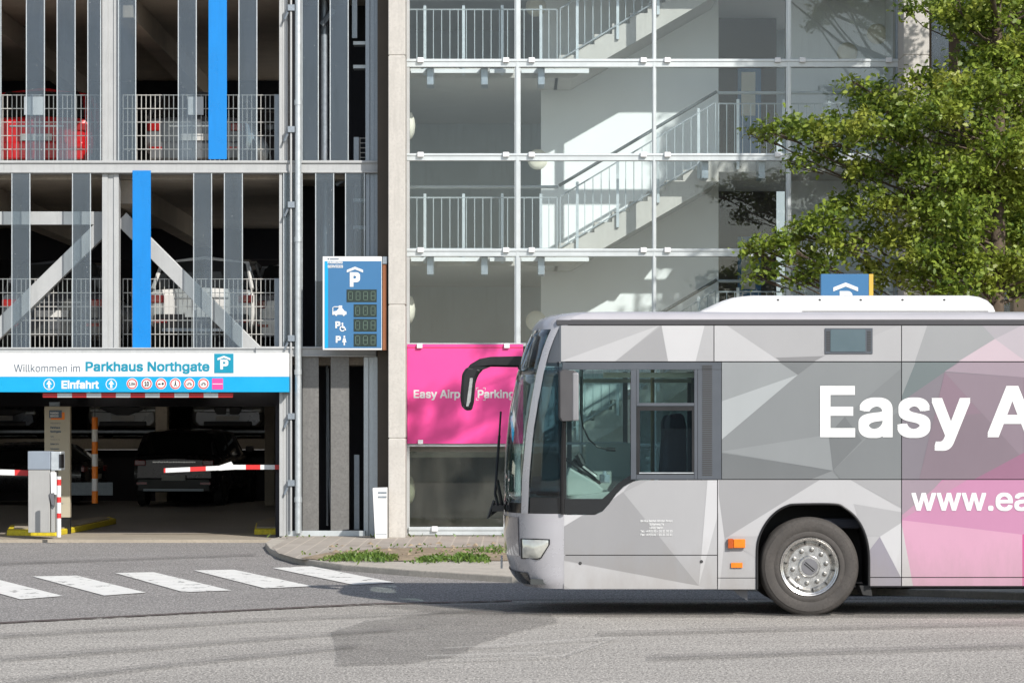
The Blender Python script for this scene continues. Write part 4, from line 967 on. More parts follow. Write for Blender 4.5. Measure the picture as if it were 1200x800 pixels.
# the parts of the crown behind, beside and above what the photo frames
for _ in range(60):
    a = rr.uniform(0, 2*math.pi); z = rr.uniform(4.0, 12.2); rad = (3.1*math.sin(min(1, max(0, (z-2.6)/7.6))*math.pi)**.6+.3)*rr.uniform(.35, 1)
    x, y = TXc+.5+rad*math.cos(a), TD+.8+rad*math.sin(a)*1.0
    ppx, ppy = CX+x/y*F, HY-(z-H)/y*F
    if ppx < 1110 and ppy > -60: continue
    if y < TD+.2 and x < TXc+1.2: continue
    clumps.append((x, y, z, rr.uniform(.5, .85)))
for _ in range(13):
    x, y, z = rr.uniform(4.9, 6.7), rr.uniform(37.4, 38.8), rr.uniform(9.5, 11.0); clumps.append((x, y, z, rr.uniform(.22, .45)))
pts = []
for x, y, z, r in clumps:
    n = int(650*(r/.5)**2.2)+30
    ntw = max(7, int(26*(r/.5)**2))
    tw_ = RNG.normal(size=(ntw, 3)); tw_ /= np.linalg.norm(tw_, axis=1)[:, None]; tw_ *= (RNG.uniform(.2, 1.05, ntw)**.6)[:, None]*r*.92; tw_[:, 2] *= .72; tw_[:, 0] *= 1.15
    idx = RNG.integers(0, ntw, n); p = tw_[idx]*(RNG.uniform(.3, 1.18, n)**.7)[:, None]+RNG.normal(size=(n, 3))*.062
    pts.append(p+np.array([x, y, z]))
pts = np.concatenate(pts); print('leaves', len(pts))
leaf_mesh(pts, 'crown', M['leaf'], tree, .094, (TXc, TD, KZ))
m = MB(); zt = [KZ, .8, 2, 3.3, 4.6, 6.2, 8, 9.8, 11.3]
trunk = [(TXc+.03*math.sin(i*1.7), TD+.05*math.cos(i*1.3), z) for i, z in enumerate(zt)]
m.tube(trunk, [.16, .125, .115, .11, .10, .085, .065, .04, .015], 12); tk = m.build('trunk', 'bark', tree, smooth=60)
m = MB()
for i, (x, y, z, r) in enumerate(clumps):
    zz = min(max(z-.35*math.hypot(x-TXc, y-TD)-.2, 2.6), 10.8); j = max(k for k in range(len(zt)) if zt[k] <= zz); f = (zz-zt[j])/(zt[j+1]-zt[j]) if j+1 < len(zt) else 0
    p0 = Vector(trunk[j]).lerp(Vector(trunk[min(j+1, 8)]), f); p1 = Vector((x, y, z)); L_ = (p1-p0).length; mid = p0.lerp(p1, .5)+Vector((rr.uniform(-.12, .12), rr.uniform(-.12, .12), -.05*L_+rr.uniform(-.1, .15)))
    r0 = .009+.006*L_; m.tube([p0, p0.lerp(mid, .6)+Vector((0, 0, .03)), mid, mid.lerp(p1, .5)+Vector((rr.uniform(-.06, .06), 0, rr.uniform(-.06, .06))), p1], [r0, r0*.8, r0*.6, r0*.4, .006], 6)
    for _ in range(4):
        q = p1+Vector((rr.gauss(0, 1), rr.gauss(0, 1), rr.gauss(0, .7))).normalized()*r*.8; m.tube([mid.lerp(p1, .75), p1.lerp(q, .5), q], [.008, .006, .003], 4)
m.build('limbs', 'bark', tree, smooth=60)
# grass tufts
gb = []
def tuft(px, py, n, rx, ry, h):
    gx, gy = G(px, py, KZ)
    for _ in range(n):
        x, y = gx+RNG.normal()*rx, gy+RNG.normal()*ry; e = math.exp(-((x-gx)/rx/1.6)**2)
        gb.append((x, y, h*RNG.uniform(.35, 1.0)*(.35+.65*e)))
for px, py, n, rx, h in ((395, 655, 150, .14, .10), (415, 655, 420, .22, .17), (438, 655, 420, .20, .19), (455, 656, 120, .1, .13), (500, 657, 220, .14, .12), (515, 656, 180, .16, .11), (545, 656, 420, .2, .17), (560, 657, 160, .15, .12), (575, 646, 160, .25, .13)):
    tuft(px, py, int(n*.8), rx*.66, .42, h*.58)
for _ in range(140): gb.append((RNG.uniform(-2.9, 3), RNG.uniform(41.2, 44.6), RNG.uniform(.015, .05)))
for _ in range(50): gb.append((RNG.uniform(-4, 3), 47.6+RNG.normal()*.1, RNG.uniform(.02, .07)))
m = MB()
for x, y, h in gb:
    a = RNG.uniform(0, 2*math.pi); wd = .012; lean = RNG.normal(size=2)*h*.5; ca, sa = math.cos(a)*wd, math.sin(a)*wd; z = KZ+.01
    m.add([(x-ca, y-sa, z), (x+ca, y+sa, z), (x+lean[0]*.5+ca*1.4, y+lean[1]*.5+sa*1.4, z+h*.6), (x+lean[0]*.5-ca*1.4, y+lean[1]*.5-sa*1.4, z+h*.6), (x+lean[0]*1.2, y+lean[1]*1.2, z+h)], [(0, 1, 2, 3), (3, 2, 4)])
go = m.build('grass', 'grass', None, fix=False)
a = go.data.attributes.new('tone', 'FLOAT', 'FACE'); a.data.foreach_set('value', RNG.uniform(0, 1, len(go.data.polygons)).astype(np.float32))
tag(go, 'green grass and weeds growing in the sandy strip between paving and kerb', 'grass', kind='stuff')
# dry leaves and pebbles in the strip
m = MB()
for _ in range(260):
    x, y = RNG.uniform(-2.6, 9), RNG.uniform(33.6, 44.5) if RNG.random() < .5 else RNG.uniform(41, 44.5)
    if x < 2.9 and y < 41.0: continue
    s = RNG.uniform(.02, .06); a = RNG.uniform(0, 6.28); z = KZ+.02
    m.add([(x+s*math.cos(a+k), y+s*math.sin(a+k), z+RNG.uniform(0, .02)) for k in (0, 1.6, 3.1, 4.7)]+[(x, y, z+s*.8)], [(0, 1, 4), (1, 2, 4), (2, 3, 4), (3, 0, 4)])
tag(m.build('pebbles', 'soil', None), 'scattered stones and clods on the bare soil strip', 'pebbles', kind='stuff')
# ================================================================== the bus
DBUS = 29.95; S = 120.2
bus = thing('city_bus', (0, DBUS, 0), 'grey and pink city bus with faceted print and large white lettering, seen from its side', 'bus')
ORG[bus.name] = Vector((0, DBUS, 0))
def bx(px): return (px-600)/S
def bz(py): return (722-py)/S
def by(y): return DBUS+y
LEN = 11.95; WB = 2.5
KX = 2/2.7
# rows: z, F(front centre x), xs(start of straight side), inset
PROF = [(.27,.10,.52,.02),(.33,.03,.52,.0),(.42,-.02,.52,0),(.60,-.07,.52,0),(1.0,-.085,.52,0),(1.35,-.085,.52,0),(1.60,-.07,.52,0),(2.0,-.03,.52,0),(2.4,.05,.52,0),(2.65,.13,.52,0),(2.83,.205,.54,0),(2.88,.235,.56,.0),(2.92,.28,.60,.02),(2.95,.36,.68,.07),(2.97,.48,.80,.16),(2.98,.66,1.0,.35)]
def prof(z):
    for a, b in zip(PROF, PROF[1:]):
        if a[0] <= z <= b[0]:
            t = (z-a[0])/(b[0]-a[0]); return [a[i]+(b[i]-a[i])*t for i in (1, 2, 3)]
    return list((PROF[0] if z < PROF[0][0] else PROF[-1])[1:])
def SP(z, t, off=0., side=-1):
    """point on the front shell: t=0 centre, 1 where the straight side begins"""
    Fz, xs, ins = prof(z); a = t*math.pi/2; hw = WB/2-ins
    x = xs-(xs-Fz)*max(math.cos(a), 0)**KX; yy = hw*math.sin(a)**KX if a > 0 else 0
    # normal approx
    e = .01; a2 = min(a+e, math.pi/2); a1 = max(a-e, 0)
    f = lambda q: (xs-(xs-Fz)*max(math.cos(q), 0)**KX, hw*(math.sin(q)**KX if q > 0 else 0))
    p1, p2 = f(a1), f(a2); tx, ty = p2[0]-p1[0], p2[1]-p1[1]; l = math.hypot(tx, ty) or 1
    nx, ny = -ty/l, tx/l
    return (x+nx*off, by(WB/2+side*(yy+ny*off)), z)
def t_of_x(z, x):
    Fz, xs, ins = prof(z); c = max(0, min(1, (xs-x)/(xs-Fz)))**(1/KX); return math.acos(c)/(math.pi/2)
def patch(name, mat, zs, t0f, t1f, n=10, off=0., sides=(-1, 1), xend=None, full=False, solid=.0):
    """strip of the front shell between t0f(z) and t1f(z)"""
    out = []
    if full:
        rows = []
        for z in zs:
            ts = [t1f(z)*(1-(k/n)) for k in range(n)]; r = [SP(z, t, off, -1) for t in ts]+[SP(z, 0, off, -1)]+[SP(z, t, off, 1) for t in ts[::-1]]
            if xend is not None: r = [(xend, r[0][1], z)]+r+[(xend, r[-1][1], z)]
            rows.append(r)
        m = MB(); m.grid(rows, col=None); return m.build(name, mat, bus, smooth=35, solid=solid)
    for s in sides:
        rows = []
        for z in zs:
            a, b = t0f(z), t1f(z); r = [SP(z, a+(b-a)*k/n, off, s) for k in range(n+1)]
            if xend is not None: r.append((xend, by(WB/2+s*(WB/2-prof(z)[2]+off)), z))
            rows.append(r)
        m = MB(); m.grid(rows); out.append(m.build(name, mat, bus, smooth=35, solid=solid))
    return out
def lin(a, b, n): return [a+(b-a)*i/n for i in range(n+1)]
# pillar line (x of the silver A pillar at the near corner)
def xp(z):
    T = [(1.0,.135),(1.35,.145),(1.8,.185),(2.1,.235),(2.4,.29),(2.6,.345),(2.75,.40),(2.83,.44),(2.9,.52)]
    for a, b in zip(T, T[1:]):
        if a[0] <= z <= b[0]: return a[1]+(b[1]-a[1])*(z-a[0])/(b[0]-a[0])
    return T[0][1] if z < 1 else T[-1][1]
zb_ = bz(600)
tpi = lambda z: t_of_x(z, xp(z)-.035); tpo = lambda z: t_of_x(z, xp(z)+.03)
one = lambda z: 1.0
low = [.27, .30, .33, .38, .42, .5, .6, .7, .8, .9, 1.0]
patch('front_panel', 'bus_grey', low, None, one, n=18, full=True, xend=.497)
zg = [1.0, 1.04]+lin(1.1, 2.36, 12)
patch('windscreen', 'bus_glass', [z for z in zg if z >= 1.1], None, tpi, n=16, full=True, solid=.006)
patch('windscreen_surround', 'bus_black_glass', [1.0, 1.04, 1.10], None, tpi, n=16, full=True)
patch('display_glass', 'bus_glass_dark', lin(2.36, 2.80, 6), None, lambda z: tpi(z)*.985, n=16, full=True, solid=.006)
patch('header', 'bus_grey', [2.80, 2.83, 2.88, 2.92, 2.95, 2.97, 2.98], None, one, n=18, full=True)
patch('a_pillar', 'bus_grey', [1.0, 1.04]+lin(1.1, 2.80, 16), tpi, tpo, n=3, off=.012)
# quarter glass, black band at its foot
patch('quarter_glass', 'bus_glass_dark', lin(1.16, bz(425), 12), tpo, one, n=10, xend=.486, solid=.006)
patch('quarter_frame', 'bus_black_glass', [1.0, 1.05, 1.10, 1.16], tpo, one, n=10, xend=.497)
patch('quarter_panel', 'bus_frame', lin(bz(425)+.008, 2.83, 5), tpo, one, n=10, xend=.46)
patch('door_post', 'black', lin(1.0, bz(425), 4), lambda z: .999, one, n=1, off=.0, xend=.51)
# blue destination display behind the glass
m = MB(); rows = [[SP(z, t, -.05, s) for s, t in [(-1, .62-k*.62/8) for k in range(8)]+[(1, k*.62/8) for k in range(9)]] for z in lin(2.52, 2.80, 3)]
m.grid(rows); m.build('destination_display', 'board_blue', bus, smooth=40)
MB().box(SP(2.6, .66)[0]-.0, SP(2.6, .66)[0]+.015, by(.30), by(.42), 2.60, 2.76).build('display_digits', 'ledseg', bus)
# inner front dashboard mass
m = MB(); rows = [[SP(z, t, -.08, s) for s, t in [(-1, .9-k*.9/8) for k in range(8)]+[(1, k*.9/8) for k in range(9)]] for z in (.95, 1.12)]
rows.append([(max(p[0]+.25, .2), p[1], 1.16) for p in rows[1]]); m.grid(rows); m.build('dashboard_top', 'int_dark', bus, smooth=40)
# ---------- livery
def c_(v): return s2l(v)
k_ = .80
def lc(r, g=None, b=None):
    if g is None: g, b = r, r+2
    return tuple(min(.85, v*.58) for v in s2l((r, g, b)))
FACETS = [
 ([(640,378),(771,378),(771,383),(656,423.5),(640,423.5)], lc(206)), ([(656,423.5),(773,381),(720,424)], lc(224)), ([(720,424),(776,381),(783,424)], lc(187)), ([(775,380),(826,380),(815,424),(783,424)], lc(238)), ([(826,380),(840,380),(840,424),(815,424)], lc(208)),
 ([(836,380),(850,380),(915,424),(836,424)], lc(224)), ([(850,380),(1056,380),(1056,424),(915,424)], lc(200)), ([(909,419),(966,417),(935,439.5)], lc(160)),
 ([(966,417),(1056,380),(1056,424),(953,424)], lc(206)),
 # mid window panel
 ([(843,424),(1058,424),(1058,562),(843,562)], lc(177)), ([(843,424),(914,424),(935,439),(843,472)], lc(196)), ([(843,471),(935,439),(843,517)], lc(226)), ([(913,424),(955,424),(935,439)], lc(158)),
 ([(843,529),(971,509),(976,551)], lc(188)), ([(843,530),(976,551),(948,562),(843,562)], lc(152)), ([(971,509),(976,551),(1010,516),(990,488)], lc(155)), ([(990,488),(1058,430),(1058,470),(1010,516)], lc(168)), ([(976,551),(1040,490),(1058,480),(1058,562),(985,562)], lc(165)),
 # lower panel beside and over the wheel
 ([(840,561),(1058,561),(1058,692),(840,692)], lc(208)), ([(840,561),(962,561),(849,631)], lc(187)), ([(840,565),(849,631),(843,692),(836,692)], lc(230)), ([(849,631),(962,561),(995,561),(1058,597),(1058,612),(1032,628),(886,628)], lc(222)), ([(995,561),(1058,561),(1058,596)], lc(192)), ([(1012,628),(1032,628),(1058,611),(1058,600),(1000,590)], lc(200)),
 ([(849,631),(887,654),(887,640)], lc(204)), ([(1031,628.5),(1058,611),(1058,683)], lc(234)), ([(1031,628.5),(1016,648),(1016,692),(1064,692)], lc(172,168,180)),
 # driver door
 ([(655,561),(842,561),(842,692),(655,692)], lc(203)), ([(655,600),(686,601),(660,617)], lc(236)), ([(660,617),(730,576),(790,650),(819,686),(660,656)], lc(181)), ([(697,600),(742,562),(730,576)], lc(222)), ([(742,562),(760,562),(730,577)], lc(190)),
 ([(829,562),(842,562),(842,600),(819,686)], lc(238)), ([(842,600),(842,692),(824,692),(819,686)], lc(214)), ([(655,656),(819,686),(832,692),(655,692)], lc(224)), ([(655,682),(672,692),(655,692)], lc(200)),
 # pink end
 ([(1056,380),(1500,380),(1500,424),(1056,424)], lc(196,192,198)), ([(1084,380),(1150,380),(1166,397),(1122,424),(1062,424)], lc(182,184,186)), ([(1056,380),(1087,380),(1072,424),(1056,424)], lc(208)), ([(1122,424),(1166,397),(1205,424)], lc(232,212,222)), ([(1166,397),(1200,380),(1500,380),(1500,424),(1203,424)], lc(214,205,213)),
 ([(1056,424),(1500,424),(1500,562),(1056,562)], lc(170,158,168)), ([(1056,424),(1073,424),(1056,470)], lc(190)), ([(1073,424),(1124,424),(1108,435),(1056,474),(1056,466)], lc(150,158,160)), ([(1056,476),(1104,452),(1108,435),(1085,530),(1056,530)], lc(163,160,166)),
 ([(1107,435),(1125,424),(1210,424),(1260,440),(1200,442)], lc(208,184,197)), ([(1107,436),(1200,442),(1300,450),(1200,540)], lc(184,161,174)), ([(1107,436),(1200,538),(1200,562),(1077,562)], lc(174,152,164)), ([(1107,436),(1095,490),(1150,484)], lc(182,152,168)),
 ([(1140,562),(1200,530),(1500,500),(1500,562)], lc(198,140,170)), ([(1200,442),(1500,440),(1500,500),(1200,532)], lc(186,140,168)),
 ([(1056,561),(1500,561),(1500,692),(1056,692)], lc(226,158,197)), ([(1056,561),(1105,561),(1067,602),(1056,606)], lc(182,166,178)), ([(1056,604),(1108,561),(1135,561),(1056,609)], lc(214,166,192)), ([(1056,609),(1198,626),(1198,692),(1070,692)], lc(242,184,212)), ([(1198,626),(1320,600),(1500,640),(1500,692),(1198,692)], lc(232,96,168)),
 ([(1056,610),(1071,692),(1056,692)], lc(228,224,226)),
 # rear half, beyond the frame
 ([(1500,380),(2100,380),(2100,692),(1500,692)], lc(228,110,176)), ([(1500,380),(1760,380),(1620,560)], lc(240,170,206)), ([(1620,560),(1900,420),(1980,692)], lc(206,80,150)), ([(1500,692),(1620,560),(1700,692)], lc(236,140,192)),
]
def clip(sub, cl):
    A = sum(cl[i][0]*cl[(i+1) % len(cl)][1]-cl[(i+1) % len(cl)][0]*cl[i][1] for i in range(len(cl)))
    if A < 0: cl = cl[::-1]
    out = sub
    for i in range(len(cl)):
        a, b = cl[i], cl[(i+1) % len(cl)]; inp = out; out = []
        if not inp: return []
        f = lambda p: (b[0]-a[0])*(p[1]-a[1])-(b[1]-a[1])*(p[0]-a[0])
        for j in range(len(inp)):
            p, q = inp[j-1], inp[j]; fp, fq = f(p), f(q)
            if (fp >= 0) != (fq >= 0):
                t = fp/(fp-fq); out.append((p[0]+(q[0]-p[0])*t, p[1]+(q[1]-p[1])*t))
            if fq >= 0: out.append(q)
    return out
def area(p): return abs(sum(p[i][0]*p[(i+1) % len(p)][1]-p[(i+1) % len(p)][0]*p[i][1] for i in range(len(p))))/2
def side_panel(pts, name='side_panel', mat='wrap', y0=0., th=.03, base=None, extra=()):
    """print-clad panel on the near side; facets are film layers on the sheet"""
    film = (lambda v: (v[0]*.80, v[1]*.85, v[2]*.85)) if mat == 'wrap_glass' else (lambda v: v)
    m = MB(); P2 = [(bx(a), bz(b)) for a, b in pts]; m.poly_xz(P2, by(y0), by(y0+th), film(lc(200)))
    k = 0
    for fc, col in FACETS:
        c = clip(pts, fc)
        if len(c) >= 3 and area(c) > 2:
            k += 1; q = []
            for p in c:
                if not q or math.hypot(p[0]-q[-1][0], p[1]-q[-1][1]) > .05: q.append(p)
            if len(q) < 3: continue
            m.poly_xz([(bx(a), bz(b)) for a, b in q], by(y0-.0004*k), by(y0), film(col), back=False)
    return m.build(name, mat, bus, fix=False)
def fixdir(o):
    pass
g_ = .7
upper = [(657.5, 836.2), (837.2, 1056), (1057, 1300), (1301, 1545), (1546, 1790), (1791, 2036)]
for a, b in upper: side_panel([(a, 381.5), (b, 381.5), (b, 423.2), (a, 423.2)], 'upper_panel')
mid = [(846, 1056), (1057, 1300), (1301, 1545), (1546, 1790), (1791, 2036)]
for a, b in mid: side_panel([(a, 424.4), (b, 424.4), (b, 561), (a, 561)], 'window_film_panel', 'wrap_glass')
arch = [(887, 690), (887, 646), (890, 628), (898, 612), (909, 600), (922, 592.5), (935, 590.5), (978, 590.5), (990, 595), (1002, 605), (1011, 619), (1016.5, 636), (1018.5, 656), (1018.5, 686)]
def smooth_path(P, n=5):
    out = [P[0]]
    for i in range(1, len(P)-2):
        p0, p1, p2, p3 = P[i-1], P[i], P[i+1], P[i+2]
        if i == 1: out.append(p1)
        for k in range(1, n+1):
            t = k/n; out.append(tuple(.5*(2*p1[j]+(p2[j]-p0[j])*t+(2*p0[j]-5*p1[j]+4*p2[j]-p3[j])*t*t+(3*p1[j]-p0[j]-3*p2[j]+p3[j])*t**3) for j in (0, 1)))
    out.append(P[-1]); return out
arch = smooth_path(arch)
side_panel([(661, 603), (697, 603), (706, 599), (714, 590), (722, 579), (731, 570), (742, 564), (750, 562.3), (840.3, 562.3), (840.3, 649.6), (661, 649.6)], 'driver_door')
side_panel([(661, 650.6), (840.3, 650.6), (840.3, 689.8), (661, 689.8)], 'skirt_flap')
side_panel([(841.3, 562), (1056, 562), (1056, 675.6), (1018.5, 675.6)]+arch[::-1][1:-1]+[(887, 676.4), (841.3, 676.4)], 'wheel_panel')
side_panel([(841.3, 677.2), (887, 677.2), (887, 690), (841.3, 690)], 'skirt_panel'); side_panel([(1018.5, 676.6), (1056, 676.6), (1056, 686), (1018.5, 686)], 'skirt_panel')
side_panel([(1057, 562), (1300, 562), (1300, 675.6), (1057, 675.6)], 'lower_panel'); side_panel([(1057, 676.6), (1300, 676.6), (1300, 686), (1057, 686)], 'skirt_panel')
side_panel([(1301, 562), (1545, 562), (1545, 686), (1301, 686)], 'lower_panel')
arch2 = [(a+704, b) for a, b in arch]
side_panel([(1546, 562), (1790, 562), (1790, 686), (1722.5, 686)]+arch2[::-1][1:-1]+[(1591, 686), (1546, 686)], 'lower_panel')
side_panel([(1791, 562), (2036, 562), (2036, 686), (1791, 686)], 'lower_panel')
# carcass behind the panels (dark), with wheel wells left open
def inner(x0, x1, z0, z1, y0=.034, y1=.06, mat='seam', nm='body_frame'): return MB().box(x0, x1, by(y0), by(y1), z0, z1).build(nm, mat, bus)
inner(bx(657), LEN, bz(425), bz(381)); inner(bx(840), LEN, bz(562), bz(425)); inner(bx(657), bx(840), .30, bz(604)); inner(bx(840), bx(884), .30, bz(562)); inner(bx(884), bx(1022), bz(588), bz(562)); inner(bx(1022), bx(1588), .31, bz(562)); inner(bx(1588), bx(1726), bz(588), bz(562)); inner(bx(1726), LEN, .31, bz(562))
for o_ in (0, 704):
    m = MB(); rows = []
    for yy in (.02, .62): rows.append([(bx(a+o_), by(yy), bz(b)) for a, b in arch])
    m.grid(rows); m.add([(bx(a+o_), by(.62), bz(b)) for a, b in arch], [tuple(range(len(arch)))]); m.build('wheel_arch', 'rubber', bus, fix=False)
    m = MB()
    e = [(bx(a+o_), by(-.006), bz(b)) for a, b in arch]; m.tube(e, .012, 6); m.build('arch_lip', 'black', bus, smooth=40)
# gutter, roof edge, roof
MB().box(bx(652), LEN-.02, by(-.008), by(.03), bz(380.8), bz(374.8)).build('gutter', 'seam', bus, bevel=.006)
sec = [(.0, bz(374.5)), (.0, 2.90), (.02, 2.92), (.07, 2.95), (.16, 2.97), (.35, 2.98), (1.25, 2.985)]
rows = []
for yy, z in sec: xs = prof(z)[1] if z < 2.985 else .9; rows.append([(xs, by(yy), z), (3, by(yy), z), (6, by(yy), z), (9, by(yy), z), (LEN, by(yy), z)])
for yy, z in sec[-2::-1]: xs = prof(z)[1]; rows.append([(xs, by(WB-yy), z), (3, by(WB-yy), z), (6, by(WB-yy), z), (9, by(WB-yy), z), (LEN, by(WB-yy), z)])
m = MB(); m.grid(rows, col=lc(190)); m.build('roof', 'bus_roof', bus, smooth=35)
for fx0, fx1, cc in ((690, 770, 'w'), (800, 870, 'w')):
    pass
# rear wall, far side
MB().box(LEN-.03, LEN, by(.0), by(WB), .32, 2.9).build('rear_wall', 'bus_grey', bus, bevel=.02)
yf = WB
def far(x0, x1, z0, z1, mat='bus_grey', nm='far_side_panel', y0=-.04, y1=0): return MB().box(x0, x1, by(yf+y0), by(yf+y1), z0, z1).build(nm, mat, bus)
far(.5, LEN, bz(425), 2.88); far(2.0, 2.78, .6+.45, 1.33); far(3.45, LEN-.7, .31, 1.33); far(.5, .56, .30, bz(425), 'bus_frame', 'door_jamb'); far(1.92, 2.0, .30, bz(425), 'bus_frame', 'door_jamb')
far(2.0, 2.35, .3, 1.05)
for x0, x1 in ((.58, 1.22), (1.25, 1.90)):
    far(x0, x1, .38, 2.4, 'bus_glass', 'door_glass', -.03, -.02); m = MB()
    for a, b, c, d in ((x0, x0+.05, .34, 2.42), (x1-.05, x1, .34, 2.42)): m.box(a, b, by(yf-.04), by(yf), c, d)
    m.box(x0, x1, by(yf-.038), by(yf-.002), .34, .42); m.build('door_leaf_frame', 'bus_frame', bus)
far(2.0, LEN, 1.34, bz(425)-.002, 'bus_glass_dark', 'far_window', -.03, -.02)
for x in (3.6, 5.2, 6.8, 8.4, 10.0): far(x, x+.1, 1.33, bz(425)-.001, 'bus_frame', 'window_post')
# interior
MB().box(.18, LEN-.05, by(.66), by(WB-.66), .30, .36).build('cabin_floor', 'int_dark', bus)
MB().box(.18, 2.3, by(.05), by(WB-.05), .31, .361).build('cabin_floor', 'int_dark', bus)
MB().box(2.5, LEN-.05, by(.64), by(WB-.05), .31, .37).build('cabin_floor', 'int_dark', bus)
MB().box(.6, LEN-.05, by(.1), by(WB-.1), 2.46, 2.50).build('cabin_ceiling', 'int_grey', bus)
MB().box(1.82, 1.86, by(.08), by(1.25), .37, 2.40).build('driver_partition', 'int_dark', bus)
MB().box(.9, 2.6, by(.3), by(.36), 2.33, 2.38).build('ceiling_light', 'lamp', bus); MB().box(.7, 2.6, by(WB-.5), by(WB-.42), 2.30, 2.34).build('ceiling_light', 'lamp', bus)
# driver's place
ps = lambda a, b: (bx(a), bz(b))
m = MB(); m.poly_xz([ps(664,560),(bx(668),bz(548)),(bx(700),bz(566)),(bx(709),bz(574)),(bx(704),bz(582)),(bx(664),bz(582))], by(.30), by(1.0)); m.build('instrument_panel', 'int_grey', bus, bevel=.02)
m = MB(); m.poly_xz([ps(664,583),(bx(664),bz(590)),(bx(720),bz(590)),(bx(716),bz(576)),(bx(700),bz(578))], by(.15), by(1.05)); m.build('console', 'int_grey', bus, bevel=.02)
c0 = Vector((bx(682), by(.62), bz(551))); tilt = R(35); m = MB(); ring = []
for k in range(33):
    a = 2*math.pi*k/32; u_, v_ = math.cos(a)*.23, math.sin(a)*.23; ring.append((c0.x+u_*math.cos(tilt), c0.y+v_, c0.z-u_*math.sin(tilt)))
m.tube(ring, .017, 8, caps=False)
for a in (0, 2.1, 4.2): m.tube([c0, (c0.x+math.cos(a)*.22*math.cos(tilt), c0.y+math.sin(a)*.22, c0.z-math.cos(a)*.22*math.sin(tilt))], .015, 6)
m.tube([c0, (c0.x-.06, c0.y, c0.z-.3)], .03, 8); m.build('steering_wheel', 'black', bus, smooth=50)
m = MB(); m.tube([(bx(672), by(.5), bz(540)), (bx(684), by(.5), bz(548)), (bx(700), by(.5), bz(560))], .028, 8); m.tube([(bx(678), by(.45), bz(533)), (bx(684), by(.45), bz(545))], .035, 8); m.build('dashboard_controls', 'black', bus)
MB().box(bx(705), bx(717), by(.55), by(.75), bz(567), bz(557)).build('ticket_printer', 'white', bus, bevel=.01)
MB().tube([(bx(711), by(.65), bz(557)), (bx(711), by(.65), bz(553))], .02, 8).build('printer_knob', 'white', bus)
gn = [(683, 440), (682, 480), (685, 500), (692, 515), (702, 524), (713, 527), (722, 527)]
m = MB(); m.tube([(bx(a), by(.7), bz(b)) for a, b in gn], .009, 6); m.tube([(bx(713), by(.7), bz(527)), (bx(724), by(.7), bz(527.5))], .02, 8); m.build('gooseneck_microphone', 'black', bus, smooth=50)
MB().tube([(bx(685), by(1.4), .37), (bx(685), by(1.4), 2.46)], .017, 8).build('grab_pole', 'galv_light', bus, smooth=40)
MB().tube([(bx(773), by(1.5), .37), (bx(773), by(1.5), 2.46)], .02, 8).build('grab_pole', 'pole_y', bus, smooth=40)
MB().box(bx(662), bx(740), by(1.25), by(1.28), bz(522), bz(519)).build('counter_rail', 'galv', bus); MB().box(bx(690), bx(745), by(1.24), by(1.30), .37, bz(520)).build('cab_door', 'int_grey', bus, bevel=.01)
m = MB(); m.poly_xz([ps(778,600),(bx(776),bz(560)),(bx(780),bz(510)),(bx(779),bz(495)),(bx(784),bz(485)),(bx(790),bz(487)),(bx(796),bz(483)),(bx(804),bz(486)),(bx(807),bz(500)),(bx(808),bz(600))], by(.35), by(.90)); m.build('driver_seat_back', 'seat', bus, bevel=.05)
MB().box(bx(735), bx(790), by(.35), by(.9), bz(605), bz(590)).build('driver_seat_base', 'seat', bus, bevel=.04)
for i in range(5):
    x = 3.0+i*.8; MB().box(x, x+.42, by(.15), by(1.0), .85, .95).build('passenger_seat', 'seat', bus, bevel=.03); MB().box(x+.38, x+.45, by(.15), by(1.0), .9, 1.5).build('passenger_seat_back', 'seat', bus, bevel=.03)
# near window group
def fr(pts, mat='bus_frame', nm='window_frame', y0=-.004, y1=.04): m = MB(); m.poly_xz([ps(a, b) for a, b in pts], by(y0), by(y1)); return m.build(nm, mat, bus, bevel=.003)
gl_poly = [(663.5, 433), (739, 433), (739, 556.5), (731, 561), (722, 568), (714, 577), (706, 584), (663.5, 584)]
m = MB(); m.poly_xz([ps(a, b) for a, b in gl_poly], by(.012), by(.018)); m.build('driver_window', 'bus_glass', bus)
fr([(658.5, 424.5), (845.3, 424.5), (845.3, 433), (658.5, 433)])
fr([(658.5, 433.2), (663.5, 433.2), (663.5, 584), (658.5, 584)], 'black')
fr([(658.5, 584.1), (706, 584.1), (714, 577), (722, 568), (731, 561), (739, 556.5), (739, 562), (749, 562), (741, 563.7), (730.5, 569.6), (721.5, 578.7), (713.5, 589.7), (705.6, 598.6), (697, 602.4), (658.5, 602.4)], 'bus_black_glass', 'window_band')
fr([(739.2, 433.2), (745.5, 433.2), (745.5, 561.5), (739.2, 561.5)])
fr([(745.7, 433.2), (749, 433.2), (749, 471.8), (745.7, 471.8)]); fr([(813.5, 433.2), (817.3, 433.2), (817.3, 561.5), (813.5, 561.5)]); fr([(745.7, 472), (813.3, 472), (813.3, 475.6), (745.7, 475.6)], 'bus_frame', y0=-.008); fr([(745.7, 556), (813.3, 556), (813.3, 561.5), (745.7, 561.5)])
m = MB(); m.box(bx(749), bx(813.5), by(.012), by(.018), bz(472), bz(433)); m.build('upper_pane', 'bus_glass', bus)
m = MB(); m.box(bx(745.5), bx(813.5), by(.020), by(.026), bz(556), bz(475.6)); m.build('sliding_pane', 'bus_glass_dark', bus)
m = MB()
for a, b, c, d in ((745.8, 750, 476, 555.8), (811, 813.3, 476, 555.8), (750.2, 810.8, 476, 481), (750.2, 810.8, 553, 555.8)): m.box(bx(a), bx(b), by(-.002), by(.018), bz(d), bz(c))
m.build('sliding_frame', 'black', bus)
MB().box(bx(749), bx(813), by(-.006), by(-.002), bz(554.5), bz(553.3)).build('frame_trim', 'galv_light', bus)
